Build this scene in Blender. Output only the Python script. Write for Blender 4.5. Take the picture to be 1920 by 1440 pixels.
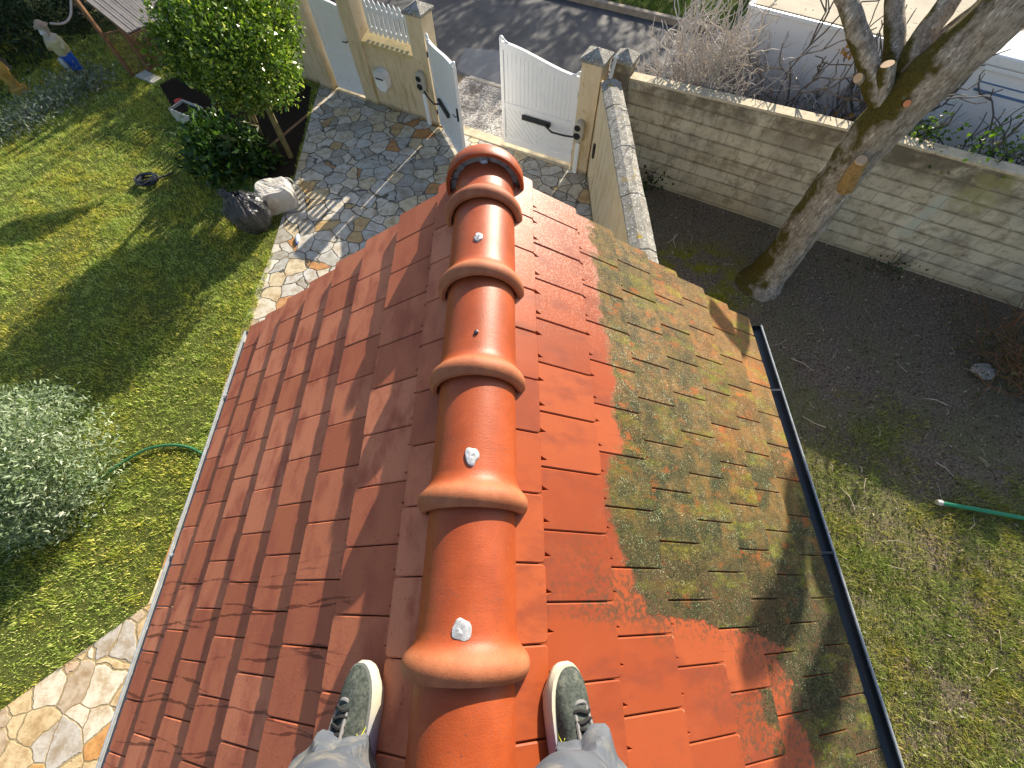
import bpy, bmesh, math, random
import numpy as np
from mathutils import Vector, Matrix, noise
for o in list(bpy.data.objects): bpy.data.objects.remove(o)
S = bpy.context.scene; C = S.collection
random.seed(7); rng = np.random.default_rng(7)
# ---------------------------------------------------------------- camera, sky, sun, exposure
CAMZ = 5.27
def _cam_axes():
    f = 785.0
    Y = np.array([-2.0, -1570.0, f]); Y /= np.linalg.norm(Y)
    zy = (-f*f - (-2.0)*16.0)/(-1570.0)
    D = np.array([16.0, zy, f]); D /= np.linalg.norm(D)
    Z = -D; X = np.cross(Y, Z)
    return np.stack([X, Y, Z]), f
RM, FPX = _cam_axes()
cd = bpy.data.cameras.new("camera"); cam = bpy.data.objects.new("camera", cd); C.objects.link(cam)
cd.sensor_width = 36; cd.lens = 36*FPX/1920; cd.clip_start = .05; cd.clip_end = 600
_m = RM @ np.diag([1, -1, -1])
cam.matrix_world = Matrix.Translation((0, 0, CAMZ)) @ Matrix(_m.tolist()).to_4x4()
S.camera = cam
SUN_EL = math.radians(24.4); SUN_AZ = math.radians(27.6)       # azimuth measured from +Y towards +X
sdir = Vector((math.sin(SUN_AZ)*math.cos(SUN_EL), math.cos(SUN_AZ)*math.cos(SUN_EL), math.sin(SUN_EL)))
W = bpy.data.worlds.new("World"); S.world = W; W.use_nodes = True
_nt = W.node_tree; _bg = _nt.nodes['Background']; _sk = _nt.nodes.new('ShaderNodeTexSky')
_sk.sky_type = 'NISHITA'; _sk.sun_disc = False; _sk.sun_elevation = SUN_EL; _sk.sun_rotation = SUN_AZ
_sk.air_density = 1.0; _sk.dust_density = 1.5; _sk.ozone_density = 1.0
_nt.links.new(_sk.outputs[0], _bg.inputs[0]); _bg.inputs[1].default_value = .098
sl = bpy.data.lights.new("sun", 'SUN'); sl.energy = 5.0; sl.angle = math.radians(.5); sl.color = (1, .9, .74)
so = bpy.data.objects.new("sun", sl); C.objects.link(so); so.rotation_euler = sdir.to_track_quat('Z', 'Y').to_euler()
so.location = (10, 20, 15)
S.view_settings.view_transform = 'Standard'; S.view_settings.look = 'None'
S.view_settings.exposure = 1.12; S.view_settings.gamma = 1
# ---------------------------------------------------------------- helpers
def G(px, py, z=0.0):
    r = RM @ np.array([px-960, py-720, FPX]); t = (z-CAMZ)/r[2]
    return Vector((r[0]*t, r[1]*t, z))
def AR(px, py, rad):                      # the point seen at px,py standing rad metres (in plan) from the photographer
    r = RM @ np.array([px-960, py-720, FPX]); t = rad/math.hypot(r[0], r[1])
    return Vector((r[0]*t, r[1]*t, CAMZ+r[2]*t))
def tag(o, label=None, cat=None, group=None, kind=None):
    if label: o['label'] = label
    if cat: o['category'] = cat
    if group: o['group'] = group
    if kind: o['kind'] = kind
    return o
def thing(name, label, cat, loc=(0, 0, 0), rz=0, group=None):
    o = bpy.data.objects.new(name, None); C.objects.link(o); o.empty_display_size = .1
    o.location = loc; o.rotation_euler = (0, 0, rz)
    return tag(o, label, cat, group)
def tmat(t): return Matrix.Translation(t.location) @ t.rotation_euler.to_matrix().to_4x4()
class MB:
    def __init__(s): s.v = []; s.f = []
    def add(s, vs, fs):
        n = len(s.v); s.v += [tuple(v) for v in vs]; s.f += [tuple(i+n for i in f) for f in fs]; return s
    def box(s, c, d, M=None):
        x, y, z = (k/2 for k in d); c = Vector(c)
        vs = [Vector((a*x, b*y, e*z)) for a in (-1, 1) for b in (-1, 1) for e in (-1, 1)]
        vs = [(M @ v if M else v)+c for v in vs]
        return s.add(vs, [(0, 1, 3, 2), (4, 6, 7, 5), (0, 4, 5, 1), (2, 3, 7, 6), (0, 2, 6, 4), (1, 5, 7, 3)])
    def bar(s, a, b, w, h=None):
        a = Vector(a); b = Vector(b); d = b-a; M = d.to_track_quat('X', 'Z').to_matrix()
        return s.box((a+b)/2, (d.length, w, h or w), M)
    def prism(s, poly, z0, z1):           # poly of (x,y), vertical
        n = len(poly)
        vs = [(p[0], p[1], z0) for p in poly]+[(p[0], p[1], z1) for p in poly]
        fs = [tuple(range(n-1, -1, -1)), tuple(range(n, 2*n))]+[(i, (i+1) % n, (i+1) % n+n, i+n) for i in range(n)]
        return s.add(vs, fs)
    def prism_xz(s, poly, y0, y1):        # poly of (x,z) extruded along y
        n = len(poly)
        vs = [(p[0], y0, p[1]) for p in poly]+[(p[0], y1, p[1]) for p in poly]
        fs = [tuple(range(n)), tuple(range(2*n-1, n-1, -1))]+[((i+1) % n, i, i+n, (i+1) % n+n) for i in range(n)]
        return s.add(vs, fs)
    def tube(s, pts, rad, n=10, cap=True, wob=0, wf=3.0, flat=1.0):
        pts = [Vector(p) for p in pts]; base = len(s.v); k = len(pts); up = None; vs = []
        for i, p in enumerate(pts):
            d = (pts[min(i+1, k-1)]-pts[max(i-1, 0)]).normalized()
            if up is None: up = d.orthogonal().normalized()
            up = (up-d*up.dot(d)).normalized(); sd = d.cross(up)
            r = rad[i] if hasattr(rad, '__len__') else rad
            for j in range(n):
                a = 2*math.pi*j/n; o = up*math.cos(a)+sd*math.sin(a)*flat
                rr = r*(1+wob*noise.noise((p+o*r)*wf)) if wob else r
                vs.append(p+o*rr)
        fs = [(i*n+j, i*n+(j+1) % n, (i+1)*n+(j+1) % n, (i+1)*n+j) for i in range(k-1) for j in range(n)]
        if cap: fs += [tuple(range(n-1, -1, -1)), tuple(range((k-1)*n, k*n))]
        return s.add(vs, fs)
    def build(s, name, m, parent=None, smooth=False, bevel=0, world=True):
        me = bpy.data.meshes.new(name); me.from_pydata(s.v, [], s.f); me.update()
        return link(name, me, m, parent, smooth, bevel, world)
def link(name, me, m, parent=None, smooth=False, bevel=0, world=True):
    bm = bmesh.new(); bm.from_mesh(me); bmesh.ops.recalc_face_normals(bm, faces=bm.faces)
    bm.to_mesh(me); bm.free()
    for mm in (m if isinstance(m, (list, tuple)) else [m]): me.materials.append(mm)
    o = bpy.data.objects.new(name, me); C.objects.link(o)
    if smooth:
        me.shade_smooth()
        try: me.set_sharp_from_angle(angle=math.radians(42))
        except Exception: pass
    if parent:
        o.parent = parent
        if world: o.matrix_parent_inverse = top_mat(parent).inverted()
    if bevel:
        b = o.modifiers.new('bevel', 'BEVEL'); b.width = bevel; b.segments = 2; b.limit_method = 'ANGLE'
    return o
def top_mat(p):
    m = p.matrix_parent_inverse @ p.matrix_basis if p.parent else tmat(p)
    return top_mat(p.parent) @ m if p.parent else m
def copy_tree(o, parent=None):
    c = o.copy(); C.objects.link(c)
    if parent: c.parent = parent
    for ch in [k for k in C.objects if k.parent is o]: copy_tree(ch, c)
    return c
def smooth_path(pts, n=6):
    P = [Vector(p) for p in pts]; out = []
    for i in range(len(P)-1):
        p0, p1, p2, p3 = P[max(i-1, 0)], P[i], P[i+1], P[min(i+2, len(P)-1)]
        for k in range(n):
            t = k/n
            out.append(.5*((2*p1)+(p2-p0)*t+(2*p0-5*p1+4*p2-p3)*t*t+(3*p1-p0-3*p2+p3)*t**3))
    return out+[P[-1]]
def np_mesh(name, verts, nper, m, parent=None, **kw):   # verts (N*nper,3) -> N separate faces
    me = bpy.data.meshes.new(name); N = len(verts)//nper
    me.vertices.add(len(verts)); me.vertices.foreach_set('co', np.ascontiguousarray(verts, np.float32).ravel())
    me.loops.add(N*nper); me.loops.foreach_set('vertex_index', np.arange(N*nper, dtype=np.int32))
    me.polygons.add(N); me.polygons.foreach_set('loop_start', np.arange(N, dtype=np.int32)*nper)
    me.update(calc_edges=True)
    me.materials.append(m); o = bpy.data.objects.new(name, me); C.objects.link(o)
    if parent: o.parent = parent; o.matrix_parent_inverse = top_mat(parent).inverted()
    return o
def leaves(name, pts, outw, size, asp, m, parent=None, bend=.25, jit=.9):
    """one folded leaf blade (two triangles hinged on the midrib -> a quad) at every point"""
    n = len(pts); d = outw*.6+rng.normal(size=(n, 3))*jit; d /= np.linalg.norm(d, axis=1)[:, None]
    q = rng.normal(size=(n, 3)); sd = np.cross(d, q); sd /= np.linalg.norm(sd, axis=1)[:, None]
    nn = np.cross(sd, d); L = size*(.6+.8*rng.random((n, 1))); w = L*asp*.5
    a = pts; b = pts+d*L*.5+sd*w+nn*L*bend*.3; c = pts+d*L-nn*L*bend; e = pts+d*L*.5-sd*w+nn*L*bend*.3
    return np_mesh(name, np.stack([a, b, c, e], 1).reshape(-1, 3), 4, m, parent)
# ---------------------------------------------------------------- materials
class NM:
    def __init__(s, name, rough=.8, spec=.3):
        s.m = bpy.data.materials.new(name); s.m.use_nodes = True; s.t = s.m.node_tree
        s.b = s.t.nodes['Principled BSDF']; s.b.inputs['Roughness'].default_value = rough
        s.b.inputs['Specular IOR Level'].default_value = spec
        s.geo = s.t.nodes.new('ShaderNodeNewGeometry'); s.tc = s.t.nodes.new('ShaderNodeTexCoord')
        s.P = s.tc.outputs['Object']; s.rnd = s.geo.outputs['Random Per Island']
    def put(s, i, v):
        if isinstance(v, bpy.types.NodeSocket): s.t.links.new(v, i)
        elif isinstance(v, (tuple, list)) and i.type == 'RGBA': i.default_value = (*v[:3], 1)
        else: i.default_value = v
    def map(s, v, scale=(1, 1, 1), loc=(0, 0, 0), rot=(0, 0, 0)):
        n = s.t.nodes.new('ShaderNodeMapping'); s.put(n.inputs[0], v)
        n.inputs['Scale'].default_value = scale; n.inputs['Location'].default_value = loc; n.inputs['Rotation'].default_value = rot
        return n.outputs[0]
    def noise(s, scale=5, detail=4, rough=.55, v=None, dist=0, col=False):
        n = s.t.nodes.new('ShaderNodeTexNoise'); s.put(n.inputs['Vector'], v or s.P)
        n.inputs['Scale'].default_value = scale; n.inputs['Detail'].default_value = detail
        n.inputs['Roughness'].default_value = rough; n.inputs['Distortion'].default_value = dist
        return n.outputs['Color' if col else 'Fac']
    def vor(s, scale, feature='F1', out='Distance', v=None, rand=1):
        n = s.t.nodes.new('ShaderNodeTexVoronoi'); n.feature = feature; s.put(n.inputs['Vector'], v or s.P)
        n.inputs['Scale'].default_value = scale; n.inputs['Randomness'].default_value = rand; return n.outputs[out]
    def ramp(s, f, stops, interp='LINEAR'):
        n = s.t.nodes.new('ShaderNodeValToRGB'); s.put(n.inputs[0], f); e = n.color_ramp.elements; n.color_ramp.interpolation = interp
        while len(e) < len(stops): e.new(.5)
        for k, (p, c) in zip(e, stops):
            k.position = p; k.color = (*(c if isinstance(c, (tuple, list)) else (c, c, c)), 1)
        return n.outputs[0]
    def step(s, f, lo, hi, a=0., b=1.):
        n = s.t.nodes.new('ShaderNodeMapRange'); s.put(n.inputs[0], f); n.interpolation_type = 'SMOOTHSTEP'
        for i, v in zip((1, 2, 3, 4), (lo, hi, a, b)): s.put(n.inputs[i], v)
        return n.outputs[0]
    def mix(s, f, a, b, mode='MIX'):
        n = s.t.nodes.new('ShaderNodeMix'); n.data_type = 'RGBA'; n.blend_type = mode
        s.put(n.inputs[0], f); s.put(n.inputs[6], a); s.put(n.inputs[7], b); return n.outputs[2]
    def op(s, o, a, b=0., c=0.):
        n = s.t.nodes.new('ShaderNodeMath'); n.operation = o
        for i, v in enumerate((a, b, c)): s.put(n.inputs[i], v)
        return n.outputs[0]
    def xyz(s, v=None):
        n = s.t.nodes.new('ShaderNodeSeparateXYZ'); s.put(n.inputs[0], v or s.P); return n.outputs
    def comb(s, x, y, z=0.):
        n = s.t.nodes.new('ShaderNodeCombineXYZ')
        for i, v in enumerate((x, y, z)): s.put(n.inputs[i], v)
        return n.outputs[0]
    def warp(s, amt, scale, v=None):
        n = s.t.nodes.new('ShaderNodeVectorMath'); n.operation = 'MULTIPLY_ADD'
        s.put(n.inputs[0], s.noise(scale, 3, .5, v, col=True)); n.inputs[1].default_value = (amt,)*3; s.put(n.inputs[2], v or s.P)
        return n.outputs[0]
    def curve(s, f, pts):                  # float curve, x and y already in 0..1
        n = s.t.nodes.new('ShaderNodeFloatCurve'); s.put(n.inputs['Value'], f); c = n.mapping.curves[0]
        while len(c.points) < len(pts): c.points.new(.5, .5)
        for p, (x, y) in zip(c.points, pts): p.location = (x, y); p.handle_type = 'VECTOR'
        n.mapping.update(); return n.outputs[0]
    def bump(s, h, strength=.5, dist=.01):
        n = s.t.nodes.new('ShaderNodeBump'); s.put(n.inputs['Height'], h)
        n.inputs['Strength'].default_value = strength; n.inputs['Distance'].default_value = dist
        s.t.links.new(n.outputs[0], s.b.inputs['Normal']); return s
    def col(s, c): s.put(s.b.inputs['Base Color'], c); return s
    def rough(s, r): s.put(s.b.inputs['Roughness'], r); return s
def simple(name, c, rough=.6, var=.25, scale=8, spec=.35, bump=.15, bd=.004, metal=0):
    k = NM(name, rough, spec); n = k.noise(scale, 6, .6); n2 = k.noise(scale*7, 4, .6)
    f = k.op('MULTIPLY_ADD', n2, .35, k.op('MULTIPLY', n, .65))
    k.col(k.ramp(f, [(.3, [x*(1-var) for x in c]), (.7, [min(1, x*(1+var)) for x in c])]))
    k.b.inputs['Metallic'].default_value = metal
    if bump: k.bump(n2, bump, bd)
    return k.m
def foliage(name, dark, light, extra=None, rough=.45, trans=.25):
    k = NM(name, rough, .35)
    st = [(0, dark), (.55, [(a+b)/2 for a, b in zip(dark, light)]), (.9, light)]
    if extra: st.append((1, extra))
    c = k.ramp(k.rnd, st)
    c = k.mix(k.step(k.noise(1.7, 3), .4, .65), c, k.mix(1, c, (.75, .85, .7), 'MULTIPLY'))
    k.col(c)
    tr = k.t.nodes.new('ShaderNodeBsdfTranslucent'); k.put(tr.inputs[0], k.mix(1, c, (1.3, 1.5, .5), 'MULTIPLY'))
    mx = k.t.nodes.new('ShaderNodeMixShader'); mx.inputs[0].default_value = trans
    k.t.links.new(k.b.outputs[0], mx.inputs[1]); k.t.links.new(tr.outputs[0], mx.inputs[2])
    k.t.links.new(mx.outputs[0], k.t.nodes['Material Output'].inputs[0]); return k.m

XA, ZA, PIT = -.133, CAMZ-1.180, math.atan(.725)      # ridge axis and apex of the tiled planes
CP, SP = math.cos(PIT), math.sin(PIT)
def m_tiles_left():
    k = NM('tile_clay_redbrown', .65, .12)
    x, y, z = k.xyz(); d = k.op('MULTIPLY', k.op('ADD', x, -XA), -1.)
    base = k.ramp(k.rnd, [(0, (.38, .115, .058)), (.5, (.47, .155, .08)), (1, (.55, .2, .11))])
    st = k.noise(9, 5, .6, k.map(k.P, (1, .5, 1)))
    c = k.mix(k.step(st, .42, .7), base, (.33, .095, .055))
    c = k.mix(k.step(k.noise(160, 2, .5), .66, .74), c, (.1, .045, .035))
    # brown run-off trails that crossed the courses
    lay = []
    for q, (per_, ph, sl, f0) in enumerate(((.152, .0, .10, 1.5), (.197, .07, -.06, 1.1), (.118, .03, .03, 1.9))):
        w = k.noise(f0, 3, .42, k.comb(k.op('MULTIPLY_ADD', x, 1.7, q*3.3), k.op('MULTIPLY', y, 1.2), q*7.1))
        yy = k.op('ADD', k.op('ADD', y, ph), k.op('ADD', k.op('MULTIPLY', w, .1), k.op('MULTIPLY', d, sl)))
        fr = k.op('ABSOLUTE', k.op('ADD', k.op('FRACT', k.op('DIVIDE', yy, per_)), -.5))
        wid = k.op('MULTIPLY', k.step(k.noise(9, 3, .6, k.map(k.P, loc=(q, q, 0))), .3, .75), .0085/per_)
        ln = k.step(k.op('SUBTRACT', wid, fr), -.006, .012)
        seg = k.step(k.noise(1.6, 2, .5, k.map(k.P, (1, 4, 1), (q*2.7, 0, 0))), .45, .52)
        lay.append(k.op('MULTIPLY', ln, seg))
    tr_ = k.op('MAXIMUM', k.op('MAXIMUM', lay[0], lay[1]), lay[2])
    zone = k.op('MULTIPLY', k.step(y, .2, -.02), k.step(d, .3, .5))
    trail = k.op('MULTIPLY', tr_, zone)
    c = k.mix(k.op('MULTIPLY', trail, .75), c, (.1, .022, .012))
    k.col(c); k.rough(k.op('SUBTRACT', k.step(st, .3, .8, .5, .7), k.op('MULTIPLY', trail, .2)))
    k.bump(k.noise(90, 4, .65), .22, .003); return k.m
def m_tiles_right():
    k = NM('tile_clay_orange_lichen', .55, .25)
    x, y, z = k.xyz(); d = k.op('ADD', x, -XA)
    base = k.ramp(k.rnd, [(0, (.225, .044, .014)), (.5, (.3, .06, .017)), (1, (.35, .08, .025))])
    c = k.mix(k.step(k.noise(7, 5, .65), .45, .75), base, (.3, .065, .022))
    c = k.mix(k.step(k.noise(70, 3, .6), .62, .72), c, (.26, .06, .025))
    far = k.step(y, .75, 1.5)
    c = k.mix(k.op('MULTIPLY', far, k.step(k.noise(120, 2), .45, .62)), c, (.42, .2, .14))
    # edge of the washed part: distance from the ridge as a function of y
    yn = k.op('DIVIDE', k.op('ADD', y, 1.2), 3.2)
    B = [(-1.2, 1.5), (-.9, 1.3), (-.53, 1.2), (-.33, 1.13), (-.19, 1.08), (-.13, .85), (-.085, .68), (-.06, .5), (.03, .505), (.11, .512), (.17, .485), (.24, .47),
         (.29, .442), (.46, .509), (.55, .497), (.64, .485), (.76, .532), (.91, .525), (1.1, .519), (1.25, .52), (1.44, .52), (1.76, .506), (2.0, .5)]
    bd = k.op('MULTIPLY', k.curve(yn, [((a+1.2)/3.2, b/2) for a, b in B]), 2.)
    lowz = k.step(y, .05, -.12)
    wob = k.op('ADD', k.op('MULTIPLY', k.op('ADD', k.noise(16, 6, .65), -.5), k.op('MULTIPLY_ADD', lowz, .22, .16)), k.op('MULTIPLY', k.op('ADD', k.rnd, -.5), k.op('MULTIPLY_ADD', lowz, .26, .05)))
    e = k.op('SUBTRACT', d, k.op('ADD', bd, wob))
    mask = k.op('MULTIPLY', k.step(e, -.015, .03), k.step(k.op('ADD', k.noise(70, 4, .7), k.op('MULTIPLY', e, 3.)), .3, .5))
    spk = k.op('MULTIPLY', k.step(e, -.42, -.05), k.step(k.op('ADD', k.noise(60, 5, .75), k.op('MULTIPLY', k.noise(5, 3), .3)), .64, .73))
    spk = k.op('MULTIPLY', spk, k.step(y, .3, -.08))
    # lichen: grey-brown film, yellow moss streaks, pale specks
    ps = k.map(k.P, (.55, 1.7, .55))
    film = k.ramp(k.noise(13, 7, .75), [(.3, (.03, .028, .02)), (.45, (.1, .075, .038)), (.56, (.2, .115, .045)), (.72, (.33, .13, .04))])
    oc = k.op('MULTIPLY', k.step(d, .75, 1.7), k.step(y, -.1, .9))
    film = k.mix(k.op('MULTIPLY', oc, .55), film, (.34, .15, .035))
    grey = k.op('MULTIPLY', k.step(k.op('ADD', k.noise(4.2, 5, .65, k.map(k.P, loc=(3, 1, 0))), k.op('MULTIPLY', k.rnd, .12)), .5, .66), k.step(y, 1.5, .2, .3, 1.))
    film = k.mix(grey, film, k.ramp(k.noise(55, 5, .75), [(.35, (.014, .018, .008)), (.65, (.06, .066, .03))]))
    film = k.mix(k.op('MULTIPLY', k.step(y, .4, -.25), .85), film, k.ramp(k.noise(30, 6, .75), [(.35, (.011, .014, .006)), (.7, (.055, .055, .022))]))
    moss = k.step(k.noise(6.5, 6, .7, ps), .5, .66)
    film = k.mix(k.op('MULTIPLY', moss, k.step(d, .45, 1.3, .4, .8)), film, k.ramp(k.noise(75, 4, .7), [(.33, (.08, .09, .008)), (.55, (.24, .23, .018)), (.72, (.44, .4, .045))]))
    dots = k.op('MULTIPLY', k.step(k.vor(120, v=k.warp(.03, 40)), .42, .2), k.op('MULTIPLY', k.step(k.noise(17, 5, .75), .47, .62), k.step(y, 1.6, .7, .25, 1.)))
    film = k.mix(k.op('MULTIPLY', dots, .9), film, (.5, .5, .38))
    fine = k.step(k.noise(190, 3, .6), .59, .7)
    film = k.mix(k.op('MULTIPLY', fine, k.step(y, -.2, 1.2, .3, .6)), film, (.42, .33, .18))
    film = k.mix(k.step(k.noise(140, 3, .65, k.map(k.P, loc=(2, 5, 1))), .54, .66, 0, .8), film, (.04, .033, .02))
    sp2 = k.step(k.noise(230, 2, .6, k.map(k.P, loc=(7, 1, 3))), .6, .68)
    film = k.mix(k.op('MULTIPLY', sp2, .7), film, (.5, .45, .27))
    film = k.mix(k.op('MULTIPLY', k.op('MULTIPLY', k.step(k.noise(8, 5, .7, k.map(k.P, (1, 2, 1), (9, 2, 0))), .56, .68), k.step(y, -.3, .3, .3, .75)), 1.), film, (.36, .1, .028))
    film = k.mix(k.op('MULTIPLY', k.step(k.rnd, .78, .9), .32), film, k.mix(1, film, (1.7, 1.05, .7), 'MULTIPLY'))
    film = k.mix(k.op('MULTIPLY', k.step(k.rnd, .3, .22), .55), film, k.mix(1, film, (.62, .68, .6), 'MULTIPLY'))
    c = k.mix(k.op('MULTIPLY', k.step(k.noise(5, 4, .6, k.map(k.P, (1, 2.2, 1), (1, 1, 0))), .46, .66), .7), c, (.2, .045, .02))
    film = k.mix(k.step(y, 1.3, .1, .15, 1.), film, k.mix(1, film, (.62, .68, .5), 'MULTIPLY'))
    c = k.mix(mask, c, film); c = k.mix(k.op('MULTIPLY', spk, .85), c, (.08, .05, .025))
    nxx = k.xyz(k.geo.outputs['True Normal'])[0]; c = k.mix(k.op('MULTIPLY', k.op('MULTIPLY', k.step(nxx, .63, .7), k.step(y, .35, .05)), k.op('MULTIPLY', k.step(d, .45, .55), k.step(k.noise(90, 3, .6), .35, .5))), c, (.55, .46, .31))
    nyy = k.op('ABSOLUTE', k.xyz(k.geo.outputs['True Normal'])[1]); c = k.mix(k.step(nyy, .7, .9), c, (.3, .06, .02))
    k.col(c); k.rough(k.step(mask, 0, 1, .4, .9))
    k.bump(k.op('ADD', k.op('MULTIPLY', k.noise(150, 4, .7), k.step(mask, 0, 1, .04, 1.)), k.op('MULTIPLY', k.op('MULTIPLY', dots, mask), .5)), .5, .004); return k.m
def m_ridge():
    k = NM('ridge_clay_orange', .36, .4); x, y, z = k.xyz(k.geo.outputs['Position'])
    n = k.noise(5, 5, .62, k.geo.outputs['Position']); f = k.noise(130, 3, .6)
    c = k.ramp(n, [(.3, (.26, .048, .013)), (.5, (.345, .066, .017)), (.7, (.42, .09, .025))])
    sg = k.step(k.op('ADD', f, k.op('MULTIPLY', n, .5)), .8, .92)
    c = k.mix(k.op('MULTIPLY', sg, .4), c, (.25, .07, .04))
    l = k.xyz()[1]
    col_ = k.step(l, .085, .045)                    # unglazed paler clay on the collar
    c = k.mix(col_, c, k.ramp(k.noise(14, 4, .6), [(.35, (.31, .095, .038)), (.65, (.41, .145, .062))]))
    pits = k.op('MULTIPLY', k.step(k.vor(48, v=k.geo.outputs['Position']), .12, .07), k.step(k.noise(4, 3, .5, k.geo.outputs['Position']), .5, .6))
    c = k.mix(pits, c, (.14, .05, .03)); c = k.mix(k.op('MULTIPLY', k.step(k.noise(3.2, 5, .65, k.map(k.geo.outputs['Position'], (1, .5, 1))), .5, .66), .5), c, (.24, .05, .02))
    rub = k.op('MULTIPLY', k.step(k.noise(9, 4, .7), .58, .7), k.step(f, .5, .6))
    c = k.mix(k.op('MULTIPLY', rub, .5), c, (.16, .06, .04))
    k.col(c); k.rough(k.op('ADD', k.step(col_, 0, 1, .38, .6), k.op('MULTIPLY', n, .12))); k.bump(k.op('ADD', k.op('MULTIPLY', k.noise(230, 3, .7), .6), k.op('ADD', k.op('MULTIPLY', k.noise(6, 4, .6, k.map(k.geo.outputs['Position'], (1, 9, 1))), .3), k.op('MULTIPLY', n, .9))), .36, .004); return k.m
def m_paving():
    k = NM('crazy_paving', .6, .35); v = k.warp(.05, 9, k.warp(.16, 2.2, k.map(k.P, (1, 1, .0))))
    big = k.vor(3.5, 'DISTANCE_TO_EDGE', 'Distance', v); cl = k.xyz(k.vor(3.5, 'F1', 'Color', v))
    st = k.ramp(cl[0], [(0, (.36, .35, .31)), (.16, (.56, .52, .42)), (.32, (.42, .425, .4)), (.48, (.56, .48, .33)), (.62, (.52, .51, .47)), (.78, (.5, .36, .18)), (.84, (.58, .55, .48)), (.96, (.48, .25, .1))], 'CONSTANT')
    pale = k.step(k.xyz()[1], 4.8, 1.5)             # slabs and joints blend to honey colours towards the house
    st = k.mix(k.op('MULTIPLY', pale, .92), st, k.ramp(cl[1], [(0, (.62, .47, .26)), (.25, (.7, .62, .48)), (.36, (.5, .4, .28)), (.45, (.6, .34, .1)), (.53, (.74, .64, .46)), (.6, (.56, .4, .27)), (.68, (.66, .48, .22)), (.77, (.5, .46, .4)), (.86, (.58, .28, .07))], 'CONSTANT'))
    st = k.mix(k.step(k.noise(7, 7, .7), .38, .7), st, k.mix(1, st, (.62, .52, .4), 'MULTIPLY'))
    st = k.mix(k.op('MULTIPLY', k.step(k.noise(26, 5, .7, k.map(k.P, (1, 2.5, 1))), .52, .68), .4), st, (.3, .17, .07))
    j = k.step(k.op('ADD', big, k.op('MULTIPLY', k.noise(24, 4, .65), .035)), .035, .055)
    jc = k.mix(pale, (.1, .085, .065), (.34, .25, .13))
    k.col(k.mix(j, jc, st)); k.bump(k.op('ADD', j, k.op('MULTIPLY', k.noise(22, 6, .7), .35)), .6, .012); return k.m
def m_block():
    k = NM('concrete_block', .92, .15); x, y, z = k.xyz(); v = k.comb(x, k.op('ADD', z, -.04))
    n = k.t.nodes.new('ShaderNodeTexBrick'); k.put(n.inputs[0], k.warp(.012, 4, v)); n.inputs['Scale'].default_value = 1
    n.inputs['Brick Width'].default_value = .5; n.inputs['Row Height'].default_value = .2; n.inputs['Mortar Size'].default_value = .008
    n.inputs['Mortar Smooth'].default_value = .3; n.inputs['Color1'].default_value = (.2, .2, .2, 1); n.inputs['Color2'].default_value = (.8, .8, .8, 1)
    n.inputs['Mortar'].default_value = (.5, .5, .5, 1); n.inputs['Bias'].default_value = 0
    c = k.mix(k.xyz(n.outputs['Color'])[0], (.52, .45, .31), (.7, .64, .49))
    c = k.mix(k.op('MULTIPLY', k.step(k.noise(3.5, 6, .7), .45, .66), .8), c, (.27, .22, .14))
    c = k.mix(k.op('MULTIPLY', k.step(k.noise(1.3, 5, .65, k.map(k.P, (1, 1, 1), (5, 0, 0))), .5, .7), .7), c, (.3, .28, .23))
    # dark weather line under every bed joint and a dirty head course
    fr = k.op('FRACT', k.op('DIVIDE', k.op('ADD', z, -.04), .2))
    bed = k.op('MULTIPLY', k.op('MAXIMUM', k.step(fr, .16, .02), k.step(fr, .86, .99)), k.step(k.noise(4, 5, .7), .35, .58))
    c = k.mix(k.op('MULTIPLY', bed, .6), c, (.13, .1, .065))
    c = k.mix(k.op('MULTIPLY', k.step(k.noise(9, 6, .75), .52, .68), .6), c, (.17, .14, .09))
    hd = k.op('MULTIPLY', k.step(z, 1.1, 1.55), k.step(k.noise(2.2, 6, .7), .34, .58))
    c = k.mix(k.op('MULTIPLY', hd, .85), c, (.13, .105, .07))
    c = k.mix(k.op('MULTIPLY', k.step(z, .3, .05), .5), c, (.42, .36, .22))
    gr = k.op('MULTIPLY', k.step(k.op('ABSOLUTE', k.op('ADD', x, -3.75)), .32, .1), k.op('MULTIPLY', k.step(z, 1.0, 1.3), k.step(k.noise(5, 4), .35, .55)))
    c = k.mix(k.op('MULTIPLY', gr, .7), c, (.33, .31, .12))
    dr = k.op('MULTIPLY', k.step(k.op('ABSOLUTE', k.op('ADD', x, k.op('MULTIPLY_ADD', k.noise(9, 3), .06, -3.47))), .1, .05), k.op('MULTIPLY', k.step(z, .45, .62), k.step(z, 1.27, 1.18)))
    c = k.mix(k.op('MULTIPLY', dr, .8), c, (.52, .54, .44))
    c = k.mix(k.op('MULTIPLY', n.outputs['Fac'], .4), c, (.2, .165, .11))
    k.col(c)
    h = k.op('SUBTRACT', k.op('MULTIPLY', k.noise(55, 5, .7), .5), n.outputs['Fac']); k.bump(h, .6, .008); return k.m
def m_render():
    k = NM('cream_render', .9, .15); x, y, z = k.xyz(k.geo.outputs['Position'])
    c = k.ramp(k.noise(4, 6, .65), [(.3, (.58, .46, .29)), (.7, (.68, .57, .39))])
    st = k.op('MULTIPLY', k.step(k.noise(7, 5, .7, k.map(k.P, (1, 1, .15))), .5, .68), k.step(z, 2., .3, .3, .8))
    c = k.mix(st, c, (.4, .3, .14))
    c = k.mix(k.op('MULTIPLY', k.step(k.op('ADD', z, k.op('MULTIPLY', k.noise(12, 4), .12)), .17, .07), .7), c, (.16, .12, .07))
    c = k.mix(k.op('MULTIPLY', k.step(k.noise(14, 4, .6), .64, .7), .6), c, (.45, .25, .14))
    k.col(c); k.bump(k.noise(120, 4, .7), .35, .004); return k.m
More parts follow.
